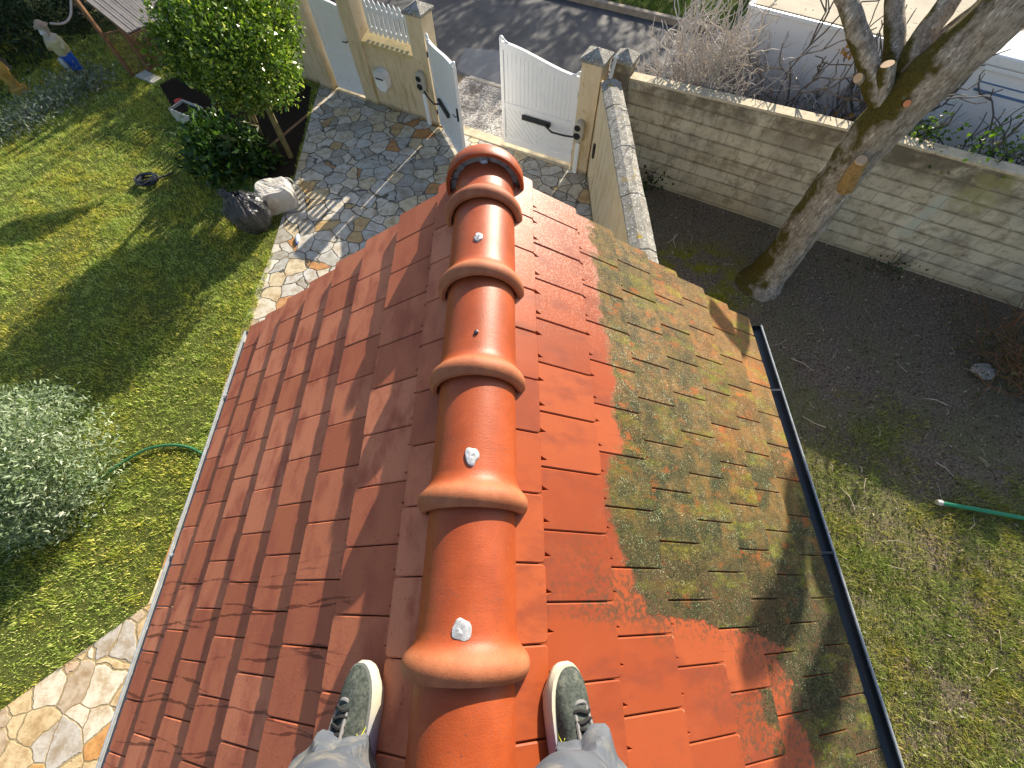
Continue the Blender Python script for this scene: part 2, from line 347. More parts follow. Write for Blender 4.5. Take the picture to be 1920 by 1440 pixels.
def m_coping():
    k = NM('lichened_concrete', .95, .1)
    c = k.ramp(k.noise(9, 6, .7), [(.3, (.16, .15, .13)), (.55, (.3, .285, .25)), (.75, (.45, .43, .38))])
    c = k.mix(k.step(k.vor(28, v=k.warp(.05, 14)), .3, .18), c, (.62, .62, .58))
    c = k.mix(k.step(k.noise(5, 5, .7, k.map(k.P, loc=(2, 4, 1))), .6, .68), c, (.34, .24, .03))
    c = k.mix(k.step(k.noise(30, 4, .7), .6, .68), c, (.09, .085, .07))
    k.col(c); k.bump(k.noise(45, 5, .7), .7, .01); return k.m
def m_asphalt(): 
    k = NM('road_asphalt', .75, .35)
    c = k.ramp(k.noise(1.2, 5, .6), [(.35, (.045, .045, .05)), (.65, (.085, .083, .085))])
    c = k.mix(k.step(k.noise(170, 2, .5), .58, .7), c, (.2, .195, .19)); k.col(c); k.bump(k.noise(140, 3, .6), .5, .006); return k.m
def m_gravel():
    k = NM('exposed_aggregate', .85, .25); cl = k.xyz(k.vor(42, 'F1', 'Color'))
    c = k.ramp(cl[0], [(0, (.1, .1, .1)), (.35, (.25, .235, .22)), (.7, (.4, .38, .35)), (1, (.64, .62, .59))])
    c = k.mix(k.step(k.noise(2.5, 5), .5, .7), c, k.mix(1, c, (.45, .42, .4), 'MULTIPLY'))
    k.col(c); k.bump(k.vor(42), .6, -.012); return k.m
def m_soil():
    k = NM('bark_soil', .95, .15)
    c = k.ramp(k.noise(35, 6, .75), [(.3, (.055, .042, .03)), (.5, (.17, .13, .095)), (.72, (.48, .39, .29))])
    g = k.step(k.noise(.9, 6, .7), .42, .58)
    x, y, z = k.xyz()
    g = k.op('MULTIPLY', g, k.step(k.op('ADD', k.op('MULTIPLY', x, .55), y), 6., 3.6, .3, 1.))
    c = k.mix(k.op('MULTIPLY', g, .75), c, k.ramp(k.noise(50, 5, .7), [(.3, (.06, .075, .018)), (.7, (.24, .25, .075))]))
    ms = k.op('MULTIPLY', k.step(k.vor(1., v=k.map(k.warp(.5, 1.6), loc=(-2.95, -4.55, 0))), 1.0, .35), k.step(k.noise(3, 5, .6), .42, .58))
    far = k.op('MULTIPLY', k.step(x, 1.9, 2.4), k.op('MULTIPLY', k.step(x, 3.9, 3.3), k.op('MULTIPLY', k.step(y, 3.6, 4.1), k.step(y, 5.4, 4.9))))
    c = k.mix(k.op('MULTIPLY', far, k.step(k.noise(2.4, 5, .6), .42, .58)), c, k.ramp(k.noise(60, 3), [(.3, (.1, .11, .01)), (.7, (.32, .29, .03))]))
    k.col(c); k.bump(k.noise(45, 6, .75), .9, .03); return k.m
def m_bark():
    k = NM('bark', .9, .2); P = k.geo.outputs['Position']
    pv = k.map(P, (1, 1, .35)); n = k.op('MULTIPLY_ADD', k.noise(38, 6, .75, pv), .5, k.op('MULTIPLY', k.noise(11, 6, .7, pv), .5))
    c = k.ramp(n, [(.3, (.07, .05, .035)), (.44, (.25, .21, .165)), (.56, (.47, .41, .34)), (.72, (.74, .68, .6))])
    fl = k.op('MULTIPLY', k.step(k.vor(26, v=k.warp(.06, 20, pv)), .42, .2), k.step(k.noise(6, 5, .7, pv), .45, .6)); c = k.mix(k.op('MULTIPLY', fl, .75), c, (.78, .72, .63))
    c = k.mix(k.step(k.noise(60, 4, .7, pv), .56, .68, 0, .8), c, (.07, .05, .035))
    nx = k.xyz(k.geo.outputs['Normal']); sd = k.op('ADD', k.op('MULTIPLY', nx[0], -.75), k.op('MULTIPLY', nx[1], .25))
    z = k.xyz(P)[2]
    low = k.op('MULTIPLY_ADD', k.step(z, 1., .0), .45, k.op('MULTIPLY', k.step(k.op('ABSOLUTE', k.op('ADD', z, -2.75)), .5, .1), .5))
    ms = k.step(k.op('ADD', k.op('ADD', sd, low), k.op('MULTIPLY', k.op('ADD', k.noise(4, 5, .65, P), -.5), 1.8)), .5, .85)
    c = k.mix(ms, c, k.ramp(k.noise(45, 4, .7, P), [(.3, (.045, .035, .012)), (.6, (.12, .1, .018)), (.8, (.2, .19, .03))]))
    k.col(c); k.bump(k.op('ADD', k.op('ADD', n, k.op('MULTIPLY', fl, .25)), k.op('MULTIPLY', k.noise(60, 4, .7, pv), .5)), 1., .04); return k.m
def m_grass(name, a, b, c3):
    k = NM(name, .6, .25)
    c = k.ramp(k.rnd, [(0, a), (.55, b), (.85, [(x+y)/2 for x, y in zip(b, c3)]), (1, c3)])
    c = k.mix(k.step(k.noise(1.1, 5, .65), .42, .62), c, k.mix(1, c, (1.25, 1.0, .7), 'MULTIPLY'))
    k.col(c)
    tr = k.t.nodes.new('ShaderNodeBsdfTranslucent'); k.put(tr.inputs[0], c)
    mx = k.t.nodes.new('ShaderNodeMixShader'); mx.inputs[0].default_value = .3
    k.t.links.new(k.b.outputs[0], mx.inputs[1]); k.t.links.new(tr.outputs[0], mx.inputs[2])
    k.t.links.new(mx.outputs[0], k.t.nodes['Material Output'].inputs[0]); return k.m
M_TL, M_TR, M_RIDGE, M_PAVE, M_BLOCK, M_REND, M_COP = m_tiles_left(), m_tiles_right(), m_ridge(), m_paving(), m_block(), m_render(), m_coping()
M_ROAD, M_GRAV, M_SOIL, M_BARK = m_asphalt(), m_gravel(), m_soil(), m_bark()
M_WHITE = simple('white_gate_paint', (.78, .79, .8), .35, .05, 6, .5, .05)
M_BLACK = simple('black_plastic', (.02, .021, .023), .4, .3, 10, .4, .05)
M_ZINC = simple('pale_zinc', (.4, .42, .42), .45, .12, 12, .5, .05)
M_DGUT = simple('dark_gutter', (.025, .03, .035), .3, .3, 10, .6, .05)
M_WOOD = simple('weathered_wood', (.2, .1, .05), .8, .4, 9)
M_GREYWOOD = simple('grey_slats', (.22, .2, .19), .8, .35, 9)
M_STONE = simple('pale_concrete', (.42, .4, .35), .9, .2, 7)
M_SILIC = simple('grey_sealant', (.42, .43, .45), .3, .35, 60, .5, .5)
M_MORTAR = simple('grey_mortar', (.3, .29, .28), .9, .35, 40, .2, .8, .01)
# ---------------------------------------------------------------- ground, lawn, paving, road
U = Vector((.8746, -.4848, 0)); NI = Vector((-.4848, -.8746, 0))        # along the street, and towards the house
def sheet(name, pts, z, m):
    b = MB(); b.add([(p[0], p[1], z) for p in pts], [tuple(range(len(pts)))]); o = b.build(name, m); o['kind'] = 'structure'; return o
sheet('ground', [(-300, -300), (300, -300), (300, 300), (-300, 300)], 0, M_SOIL)
M_LAWNB = simple('lawn_soil', (.1, .115, .028), .95, .6, 14, .1, .8, .03)
LAWN = [(-20, -6), (-3.9, -6), (-3.9, 9.8), (-4.6, 10.3), (-20, 18.5)]
sheet('lawn', LAWN, .004, M_LAWNB)
PAVE = [(-4.35, 10.15), (-4.31, 9.0), (-4.2, 7.1), (-4.16, 5.1), (-4.22, 3.8), (-4.15, 1.6), (-4.2, -.1), (-4.82, -.62), (-5.4, -1.1), (-7.6, -2.9), (-7.6, -3.6), (-1.5, -3.6), (-1.5, 1.45), (1.3, 1.45), (1.3, 7.2)]
sheet('paving', PAVE, .009, M_PAVE)
GL = Vector((-1.64, 8.77, 0))                                            # left driveway pillar
def street(s, d, z=0): return GL+U*s-NI*d+Vector((0, 0, z))
sheet('driveway_apron', [street(-.2, -.1), street(3.5, -.1), street(3.6, 1.62), street(-.3, 1.62)], .006, M_GRAV)
b = MB(); RD = [street(-30, 1.6), street(40, 1.6), street(40, 5.75), street(-30, 5.75)]
sheet('road', RD, .005, M_ROAD)
k = NM('smooth_patch_asphalt', .42, .5); k.col(k.ramp(k.noise(6, 5), [(.3, (.05, .055, .065)), (.7, (.085, .09, .1))])); k.bump(k.noise(90, 3), .3, .004)
pp = [street(s, d) for s, d in [(-.9, 2.6), (-.2, 2.85), (.6, 2.95), (1.4, 2.75), (2.2, 2.5), (3.2, 2.3), (3.2, 1.72), (1.5, 1.7), (.2, 1.7), (-.6, 1.75)]]
sheet('road_patch', [tuple(q_) for q_ in smooth_path(pp+[pp[0]], 5)[:-1]], .010, k.m)
b = MB(); b.bar(street(-30, 5.83, .06), street(40, 5.83, .06), .16, .14); o = b.build('kerb', simple('kerb_stone', (.3, .25, .19), .9, .3), bevel=.015); o['kind'] = 'structure'
b = MB(); b.bar(street(-.2, 1.62, .012), street(3.6, 1.62, .012), .09, .02); o = b.build('edging_kerb', M_STONE); o['kind'] = 'structure'
sheet('verge', [street(-30, 5.91), street(40, 5.91), street(40, 12), street(-30, 12)], .10, M_LAWNB)
b = MB(); b.bar(street(.16, -.05, .008), street(3.35, -.05, .008), .22, .03); b.bar(street(-2.55, -.02, .008), street(-1.72, -.02, .008), .3, .05)
o = b.build('threshold_kerb', simple('threshold_stone', (.5, .43, .3), .85, .3)); o['kind'] = 'structure'
bed = [G(*p) for p in [(585, 165), (575, 230), (552, 330), (520, 350), (470, 330), (400, 260), (330, 215), (300, 160), (420, 100)]]
sheet('flower_bed', bed, .0085, simple('bed_soil', (.035, .024, .016), .95, .5, 20, .1, .9, .03))
# ---------------------------------------------------------------- house: walls, tiled slopes, ridge, gutters
house = thing('house', 'small house wing under an orange clay tiled gable roof, seen from its ridge', 'house', (XA, -1, 0))
YG = 1.735
b = MB(); e = 1.60
gz = lambda dx: ZA-.725*dx-.16
b.prism_xz([(XA-e, 0), (XA+e, 0), (XA+e, gz(e)), (XA, gz(0)), (XA-e, gz(e))], -6, 1.58); b.build('wall', M_REND, house)
b = MB()
for s in (-1, 1):
    q = lambda a, h: (XA+s*(a*CP+h*SP), ZA-a*SP+h*CP)
    b.prism_xz([q(.0, -.06), q(2.18, -.06), q(2.18, -.1), q(0, -.1)], -6, YG-.03)
b.build('roof_deck', simple('dark_batten', (.05, .03, .02), .9), house)
def slope(s, first, step, ph0, ph1, mat, last=0):
    V = []; F = []
    edges = [(first+step*k)/CP for k in range(8)]; edges[7] -= last
    T = .032
    def P(a, y, h): return (XA+s*(a*CP+h*SP), y, ZA-a*SP+h*CP)
    for k, ae in enumerate(edges):
        up = edges[k-1] if k else ae-step/CP
        au = max(up-.05, .035); ph = ph0 if k % 2 == 0 else ph1
        y = ph-.2*30
        while y < YG:
            y0, y1 = y+.0018, y+.2-.0018; y += .2
            if y1 < -3.2 or y0 > YG-.02: continue
            if y1 > YG-.10: y1 = YG+random.uniform(-.006, .006); y = 99        # half or one-and-a-half tiles close the verge
            t0, t1 = random.uniform(-.001, .001), random.uniform(-.001, .001); ja = random.uniform(-.003, .003)
            a1 = ae+ja
            def H(a, yy, t0=t0, t1=t1, a1=a1, up=up, y0=y0, y1=y1):
                return -T*(a1-a)/(a1-up)+t0+(t1-t0)*(yy-y0)/(y1-y0)
            r = .011
            out = [(au, y0), (a1-r, y0), (a1-r*.3, y0+r*.3), (a1, y0+r), (a1, y1-r), (a1-r*.3, y1-r*.3), (a1-r, y1), (au, y1)]
            n = len(V); q = .0035
            ins = [(au, y0+q), (a1-r-q*.4, y0+q), (a1-r*.3-q, y0+r*.3+q), (a1-q, y0+r+q*.4), (a1-q, y1-r-q*.4), (a1-r*.3-q, y1-r*.3-q), (a1-r-q*.4, y1-q), (au, y1-q)]
            # triangular weather grooves that start under the course above
            am = up+.001; tops = []
            for off in (.028, .128):
                yc = y0+off
                if yc+.016 < y1-.01: tops.append(yc)
            m = len(out)
            for (a, yy) in ins: V.append(P(a, yy, H(a, yy)))
            for (a, yy) in out: V.append(P(a, yy, H(a, yy)-.003))
            for (a, yy) in out: V.append(P(a, yy, H(a, yy)-.032))
            for i in range(m-1):
                F.append((n+m+i, n+m+i+1, n+i+1, n+i)); F.append((n+2*m+i, n+2*m+i+1, n+m+i+1, n+m+i))
            F.append((n+2*m+m-1, n+2*m, n+m, n+2*m-1)); 
            k0 = len(V); line = []
            V.append(P(am, y0+q, H(am, y0))); V.append(P(am, y1-q, H(am, y1)))
            for yc in tops:
                j = len(V)
                V.extend([P(am, yc-.017, H(am, yc)), P(am+.045, yc-.004, H(am+.045, yc)), P(am, yc+.017, H(am, yc)), P(am+.012, yc, H(am, yc)-.024)])
                F.append((j, j+1, j+3)); F.append((j+1, j+2, j+3)); line += [j, j+1, j+2]
            F.append(tuple([k0]+line+[k0+1]+[n+i for i in range(6, 0, -1)]))
            low = []
            for i in range(0, len(line), 3): low += [line[i], line[i+2]]
            F.append(tuple([n]+[k0]+low+[k0+1]+[n+7]))
    me = bpy.data.meshes.new('roof_slope'); me.from_pydata(V, [], F); me.update()
    return link('roof_slope', me, mat, house)
sl_l = slope(-1, .24, .229, .043, -.06, M_TL, .045); sl_r = slope(1, .207, .2215, .077, -.024, M_TR)
sl_l['label'] = 'red-brown slope with dark run-off trails'; sl_r['label'] = 'orange slope half covered in lichen and moss'
RZ, RP, RB = CAMZ-1.298, .132, .167; XR = XA-.010
prof = [(-.004, .139), (-.004, .150), (.003, .157), (.013, .164), (.026, .167), (.04, .165), (.052, .158), (.062, .149), (.073, .141), (.086, .1355), (.105, .133), (.16, .132), (.46, .129), (.46, .115), (.03, .118), (.02, .136)]
def revolve(b, prof, y0, x0, z0, n=40, a0=-98, a1=98, wob=0):
    vs = []; k = len(prof)
    for i in range(n+1):
        a = math.radians(a0+(a1-a0)*i/n)
        for (y, r) in prof: vs.append((x0+r*math.sin(a), y0+y, z0+r*math.cos(a)))
    fs = [(i*k+j, (i+1)*k+j, (i+1)*k+(j+1) % k, i*k+(j+1) % k) for i in range(n) for j in range(k)]
    b.add(vs, fs+[tuple(range(k)), tuple(range((n+1)*k-1, n*k-1, -1))])
def rpt(px, py, r=RP):                                                  # point on the ridge tube under a pixel
    d = RM @ np.array([px-960, py-720, FPX]); ox, oz = -XR, CAMZ-RZ
    A = d[0]**2+d[2]**2; B = 2*(d[0]*ox+d[2]*oz); Cc = ox*ox+oz*oz-r*r
    t = (-B-math.sqrt(max(B*B-4*A*Cc, 0)))/(2*A); return Vector((d[0]*t, d[1]*t, CAMZ+d[2]*t))
ridge0 = None; ridges = {}
for i in range(-6, 4):
    y = -.188+.402*i
    if ridge0 is None:
        b = MB(); revolve(b, prof, 0, 0, 0); o = b.build('ridge_tile', M_RIDGE, house, True, world=False); ridge0 = o
    else:
        o = ridge0.copy(); C.objects.link(o)
    o.parent = house; o.matrix_parent_inverse = tmat(house).inverted()
    o.location = (XR+random.uniform(-.003, .003), y, RZ+random.uniform(-.002, .002)); o.rotation_euler = (random.uniform(-.006, .006), random.uniform(-.02, .02), random.uniform(-.008, .008))
    ridges[i] = o
b = MB(); revolve(b, [p if p[0] < .4 else (.245, p[1]) for p in prof], 0, 0, 0); o = b.build('ridge_tile', M_RIDGE, house, True, world=False)
o.matrix_parent_inverse = tmat(house).inverted(); o.location = (XR, -.188+.402*4, RZ); ridges[4] = o
# end tile with the large open ring and mortar bedding
b = MB(); revolve(b, [(0, .158), (0, .172), (.01, .176), (.05, .174), (.068, .168), (.072, .158), (.06, .156)], 1.628, XR, RZ+.006, a0=-100, a1=100)
endt = b.build('ridge_end_tile', M_RIDGE, house, True)
b = MB()
for i in range(29):
    a = math.radians(-92+184*i/28); rr = .139+.006*noise.noise((i*.7, 1, 2))
    b.tube([(XR+rr*math.sin(a), 1.652+.02*noise.noise((i*.9, 3, 1)), RZ+rr*math.cos(a)), (XR+rr*math.sin(a), 1.685, RZ+rr*math.cos(a))], .019+.006*noise.noise((i*.8, 0, 0)), 7)
b.build('mortar_bedding', M_MORTAR, endt)
b = MB()
disc = [(XR, 1.695, RZ-.02)]+[(XR+.15*math.sin(math.radians(-105+210*i/30)), 1.695, RZ+.15*math.cos(math.radians(-105+210*i/30))) for i in range(31)]
b.add(disc, [(0, i+1, i+2) for i in range(30)]); b.build('end_plug', M_MORTAR, endt)
def blob(px, py, w, h, hump, own, name='sealant_patch', m=M_SILIC, seed=0):
    c = rpt(px, py); a0 = math.atan2(c.x-XR, c.z-RZ); vs = []; fs = []; nr, na = 7, 22
    hump *= .6
    def surf(da, dy, hh): a = a0+da; r = RP+.001+hh; return (XR+r*math.sin(a), c.y+dy, RZ+r*math.cos(a))
    vs.append(surf(0, 0, hump))
    for i in range(1, nr+1):
        t = i/nr
        for j in range(na):
            an = 2*math.pi*j/na; e = 1+.38*noise.noise((math.cos(an)*1.2+seed*3.7, math.sin(an)*1.2, seed))
            hh = hump*(1-t*t)*(.55+.9*noise.noise((math.cos(an)*t*2+seed, math.sin(an)*t*2, 5)))+.004*(t < 1)
            vs.append(surf(w*t*e*math.cos(an)/RP, h*t*e*math.sin(an), hh if t < 1 else -.001))
    for j in range(na): fs.append((0, 1+j, 1+(j+1) % na))
    for i in range(nr-1):
        for j in range(na): fs.append((1+i*na+j, 1+(i+1)*na+j, 1+(i+1)*na+(j+1) % na, 1+i*na+(j+1) % na))
    b = MB(); b.add(vs, fs); return b.build(name, m, own, True)
blob(865, 1182, .027, .024, .006, ridges[0], seed=1); blob(884, 856, .02, .028, .006, ridges[1], seed=2)
blob(897, 445, .018, .022, .012, ridges[3], seed=4); blob(907, 301, .019, .02, .022, ridges[4], seed=5)
blob(893, 623, .007, .009, .005, ridges[2], 'fixing_screw', M_DGUT, seed=3)
blob(873, 1214, .007, .010, .003, ridges[0], 'clay_chip', simple('raw_chip', (.6, .3, .2), .6), seed=8); blob(903, 1214, .007, .008, .003, ridges[0], 'clay_chip', bpy.data.materials['raw_chip'], seed=9)
M_BEAD = simple('worn_metal_bead', (.4, .42, .43), .35, .35, 25, .5, .05, metal=.3)
def gutter(s, xo, zo, r, m):
    b = MB(); n = 12; vs = []
    ys = [-5, YG-.02]
    ring = [(math.cos(math.pi+math.pi*i/n)*r, math.sin(math.pi+math.pi*i/n)*r) for i in range(n+1)]
    ring = ring+[(x*.93, z*.93) for x, z in reversed(ring)]
    for y in ys: vs += [(xo+x, y, zo+z) for x, z in ring]
    k = len(ring); b.add(vs, [(i, (i+1) % k, (i+1) % k+k, i+k) for i in range(k)])
    b.add([(xo+x*.97, YG-.021, zo+z*.97) for x, z in ring[:n+1]], [tuple(range(n+1))])
    for y in (1.2, .2, -.8, -1.8): b.bar((xo+s*r, y, zo+.006), (xo-s*r, y, zo+.006), .012, .006)
    o = b.build('gutter', m, house, True); b = MB(); b.tube([(xo+s*r, ys[0], zo+.003), (xo+s*r, ys[1], zo+.003)], .007, 8); b.build('gutter_bead', M_BEAD, o, True); return o
gl = gutter(-1, -1.948, CAMZ-2.53, .045, M_ZINC); gr = gutter(1, 1.70, CAMZ-2.53, .04, M_DGUT)
gl['label'] = 'pale zinc gutter along the lawn side'; gr['label'] = 'dark gutter along the yard side'
# ---------------------------------------------------------------- street front: pillars, walls, pickets, gates
RZU = math.atan2(U.y, U.x)
def pillar(c, size, h, label, cap=.4, mat=M_REND, group='square pillars with pyramid caps', name='gate_pillar'):
    t = thing(name, label, 'pillar', c, RZU, group)
    b = MB(); b.box((0, 0, h/2), (size, size, h)); b.build('shaft', mat, t, world=False, bevel=.008)
    b = MB(); c2 = cap/2
    vs = [(x*c2, y*c2, z) for z in (h+.001, h+.045) for x, y in ((-1, -1), (1, -1), (1, 1), (-1, 1))]+[(0, 0, h+.15)]
    b.add(vs, [(0, 1, 2, 3), (0, 1, 5, 4), (1, 2, 6, 5), (2, 3, 7, 6), (3, 0, 4, 7), (4, 5, 8), (5, 6, 8), (6, 7, 8), (7, 4, 8)])
    b.build('cap', M_COP, t, world=False, bevel=.006); return t
PLc = GL; PRc = Vector((1.22, 7.2, 0)); PMc = Vector((-2.985, 9.515, 0)); PDc = Vector((-4.06, 10.1, 0))
pillar(PLc, .33, 1.80, 'cream pillar left of the driveway gates, carrying the open leaf')
pillar(PRc, .33, 1.80, 'cream pillar right of the driveway gates, carrying the closed leaf')
pillar(PMc, .33, 1.80, 'cream pillar between the letterbox wall and the footpath door')
pillar(PDc, .36, 1.80, 'cream pillar left of the white footpath door, beside the bushy tree')
def low_wall(c0, c1, label, h=1.12):
    t = thing('low_wall', label, 'wall', (c0+c1)/2, RZU); L = (c1-c0).length
    b = MB(); b.box((0, .0, h/2), (L, .24, h)); b.build('wall_body', M_REND, t, world=False)
    b = MB(); b.prism_xz([(-L/2, h), (L/2, h), (L/2, h+.05), (-L/2, h+.05)], -.16, .16)
    for i, v in enumerate(b.v): 
        if v[2] > h+.02: b.v[i] = (v[0], v[1]*.98, v[2]+(.16+v[1])*.28)
    b.build('coping', simple('cream_coping', (.58, .46, .24), .85, .25, 10), t, world=False); return t
low_wall(PMc+U*.165, PLc-U*.165, 'low cream wall under the white pickets, with the letterbox on it')
low_wall(PDc-U*3.4, PDc-U*.18, 'low cream wall behind the bushy tree, left of the footpath door')
def pickets(c, L, label):
    t = thing('picket_fence', label, 'fence', c, RZU, 'white picket panels on the low walls')
    b = MB()
    for z in (1.31, 1.61): b.box((0, .012, z), (L, .03, .07))
    b.build('rails', M_WHITE, t, world=False, bevel=.004)
    b = MB(); n = int(round(L/.113))
    for i in range(n):
        x = -L/2+L*(i+.5)/n; w = .037
        b.prism_xz([(x-w, 1.245), (x+w, 1.245), (x+w, 1.72), (x, 1.775), (x-w, 1.72)], -.028, -.004)
    b.build('pickets', M_WHITE, t, world=False, bevel=.003); return t
pickets((PMc+PLc)/2-NI*.04, 1.0, 'white picket panel above the letterbox, between two cream pillars')
pickets(PDc-U*1.75-NI*.04, 3.1, 'white picket panel partly hidden by the bushy tree at left')
def clip(poly, a, b_, c):                   # keep a*x+b*z<=c
    out = []
    for i in range(len(poly)):
        p, q = poly[i], poly[(i+1) % len(poly)]; dp, dq = a*p[0]+b_*p[1]-c, a*q[0]+b_*q[1]-c
        if dp <= 0: out.append(p)
        if dp*dq < 0: s = dp/(dp-dq); out.append((p[0]+(q[0]-p[0])*s, p[1]+(q[1]-p[1])*s))
    return out
def leaf_gate(name, label, hinge, ang, w, hh, hl, inner, cat='gate', bars=True, group=None, bulge=.0):
    """x: 0 at the hinge .. w; face at local y*inner"""
    t = thing(name, label, cat, hinge, ang, group); z0 = .06
    def top(x):
        u = min(max(x/w, 0), 1); s = u*u*(3-2*u); return hh+(hl-hh)*s+bulge*math.sin(math.pi*u)
    n = 18; st = .062
    b = MB()
    b.box((st/2, 0, (z0+top(0))/2), (st, .05, top(0)-z0)); b.box((w-st/2, 0, (z0+top(w))/2), (st, .05, top(w)-z0))
    b.prism_xz([(st, z0), (w-st, z0), (w-st, z0+.12), (st, z0+.12)], -.022, .022)
    b.prism_xz([(st, .72), (w-st, .72), (w-st, .81), (st, .81)], -.022, .022)
    b.build('frame', M_WHITE, t, world=False, bevel=.005)
    b = MB()
    for i in range(n):
        x0, x1 = st+(w-2*st)*i/n, st+(w-2*st)*(i+1)/n
        b.prism_xz([(x0, top(x0)-.105), (x1, top(x1)-.105), (x1, top(x1)), (x0, top(x0))], -.026, .026)
    b.build('top_rail', M_WHITE, t, world=False)
    b = MB(); nb = max(6, int((w-2*st)/.075))
    for i in range(nb):
        x0, x1 = st+(w-2*st)*i/nb+.0016, st+(w-2*st)*(i+1)/nb-.0016
        b.prism_xz([(x0, .81), (x1, .81), (x1, top(x1)-.106), (x0, top(x0)-.106)], -.011, .011)
    b.box((w/2, 0, 1.1), (w-2*st-.01, .008, .62)); b.build('upper_boards', M_WHITE, t, world=False, bevel=.003)
    b = MB(); xm = w/2
    for sgn, xa, xb in ((1, st, xm-.004), (-1, xm+.004, w-st)):
        for i in range(-12, 26):
            c0 = i*.11
            p = [(xa, z0+.12), (xb, z0+.12), (xb, .72), (xa, .72)]
            p = clip(p, sgn, 1, c0+.11-.004+(0 if sgn > 0 else -.6)); p = clip(p, -sgn, -1, -c0-.004-(0 if sgn > 0 else -.6))
            if len(p) > 2: b.prism_xz(p, -.011, .011)
    b.box((w/2, 0, .45), (w-2*st-.01, .008, .53)); b.build('lower_boards', M_WHITE, t, world=False)
    for x, sg in ((0, 1), (w, -1)):
        z = top(x); b = MB()
        b.tube(smooth_path([(x+sg*.012, 0, z-.01), (x+sg*.015, 0, z+.055), (x+sg*.05, 0, z+.045), (x+sg*.1, 0, z+.008), (x+sg*.16, 0, top(x+sg*.16)+.0)], 4), [.02, .021, .022, .022, .021, .02, .019, .018, .018, .017, .016, .015, .014, .013, .012, .01, .008], 8)
        b.build('scroll_finial', M_WHITE, t, True, world=False)
    if bars:
        for z in (.28, hh-.25):
            b = MB(); b.tube([(-.005, inner*.03, z-.04), (-.005, inner*.03, z+.04)], .016, 8); b.box((-.03, inner*.03, z), (.06, .012, .03)); b.build('hinge', M_BLACK, t, world=False)
    return t
hR = Vector((1.03, 7.262, 0)); hLf = Vector((-1.53, 8.555, 0))
gR = leaf_gate('gate_leaf', 'closed white driveway gate leaf beside the right-hand cream pillar', hR, math.radians(152.2), 1.447, 1.52, 1.73, 1, group='white driveway gate leaves')
gLf = leaf_gate('gate_leaf', 'white driveway gate leaf standing half open towards the house', hLf, math.radians(-66.6), 1.5, 1.52, 1.73, -1, group='white driveway gate leaves')
b = MB(); b.box((1.45, -.038, 1.0), (.035, .024, .2)); b.tube([(1.45, -.05, .98), (1.45, -.085, .98), (1.36, -.09, .98)], .009, 8); b.build('handle', M_BLACK, gLf, world=False)
gD = leaf_gate('footpath_door', 'white solid footpath door between two cream pillars', Vector((-3.87, 9.915, 0))+Vector((0, 0, 0)), RZU, .80, 1.58, 1.58, -1, 'door', bars=False, bulge=.06)
b = MB(); b.tube([(.745, -.03, 1.06), (.745, -.075, 1.06), (.65, -.078, 1.055)], .011, 8); b.build('handle', M_BLACK, gD, world=False)
# gate motors: housing on the pillar, articulated arm, rail on the leaf
M_HOUS = simple('beige_plastic', (.42, .4, .33), .45, .1, 8)
def motor(pc, sx, leaf, x_rail, label, inner):
    base = pc+NI*.165+U*sx; t = thing('gate_opener', label, 'gate motor', base, RZU, 'gate openers on the driveway pillars')
    z0 = .62; b = MB(); n = 28; ring = []
    for i in range(n):
        a = 2*math.pi*i/n; ring.append((.095*math.copysign(abs(math.cos(a))**.75, math.cos(a)), z0+.18+.18*math.copysign(abs(math.sin(a))**.8, math.sin(a))))
    b.prism_xz(ring, -.11, 0); b.build('housing', M_HOUS, t, True, world=False, bevel=.02)
    for zc, r in ((z0+.255, .056), (z0+.12, .062)):
        b = MB(); b.prism_xz([(r*math.cos(2*math.pi*i/20)-.015, zc+r*.85*math.sin(2*math.pi*i/20)) for i in range(20)], -.122, -.1); b.build('cover_recess', M_BLACK, t, world=False)
    b = MB(); b.box((.0, -.035, .3), (.085, .06, .58)); b.build('cable_trunking', M_WHITE, t, world=False, bevel=.012)
    lm = tmat(leaf); y = inner
    r0, r1 = lm @ Vector((x_rail[0], y*.045, .66)), lm @ Vector((x_rail[1], y*.045, .66))
    b = MB(); b.bar(r0, r1, .05, .075); b.build('slide_rail', M_BLACK, t, bevel=.006)
    p0 = base+NI*.06+Vector((0, 0, z0+.07)); p2 = r1.lerp(r0, .22)+NI*.02
    el = p0.lerp(p2, .72)+NI*.05+Vector((0, 0, -.05))
    b = MB(); b.tube([p0, p0.lerp(el, .5)+NI*.02, el, p2], .016, 8); b.build('arm', M_BLACK, t, True); return t
motor(PRc, -.05, gR, (1.02, .46), 'beige gate motor on the pillar of the closed leaf', 1)
motor(PLc, -.03, gLf, (.85, .3), 'beige gate motor on the pillar of the half open leaf', -1)
# letterbox
lb = thing('letterbox', 'white eight-sided letterbox on the low cream wall', 'letterbox', PMc+U*.52+NI*.125+Vector((0, 0, .42)), RZU)
b = MB(); b.prism_xz([(-.07, 0), (.07, 0), (.14, .09), (.14, .27), (.08, .36), (-.08, .36), (-.14, .27), (-.14, .09)], -.16, 0); b.build('box_body', M_WHITE, lb, world=False, bevel=.006)
b = MB(); b.add([(-.15, -.175, .26), (.15, -.175, .26), (.09, -.175, .37), (-.09, -.175, .37), (-.15, -.162, .26), (.15, -.162, .26), (.09, -.162, .37), (-.09, -.162, .37)], [(0, 1, 2, 3), (7, 6, 5, 4), (0, 4, 5, 1), (1, 5, 6, 2), (2, 6, 7, 3), (3, 7, 4, 0)]); b.build('flap', simple('grey_white_flap', (.6, .61, .64), .4, .08), lb, world=False)
b = MB(); b.box((0, -.172, .235), (.18, .012, .02)); b.build('slot', M_BLACK, lb, world=False)
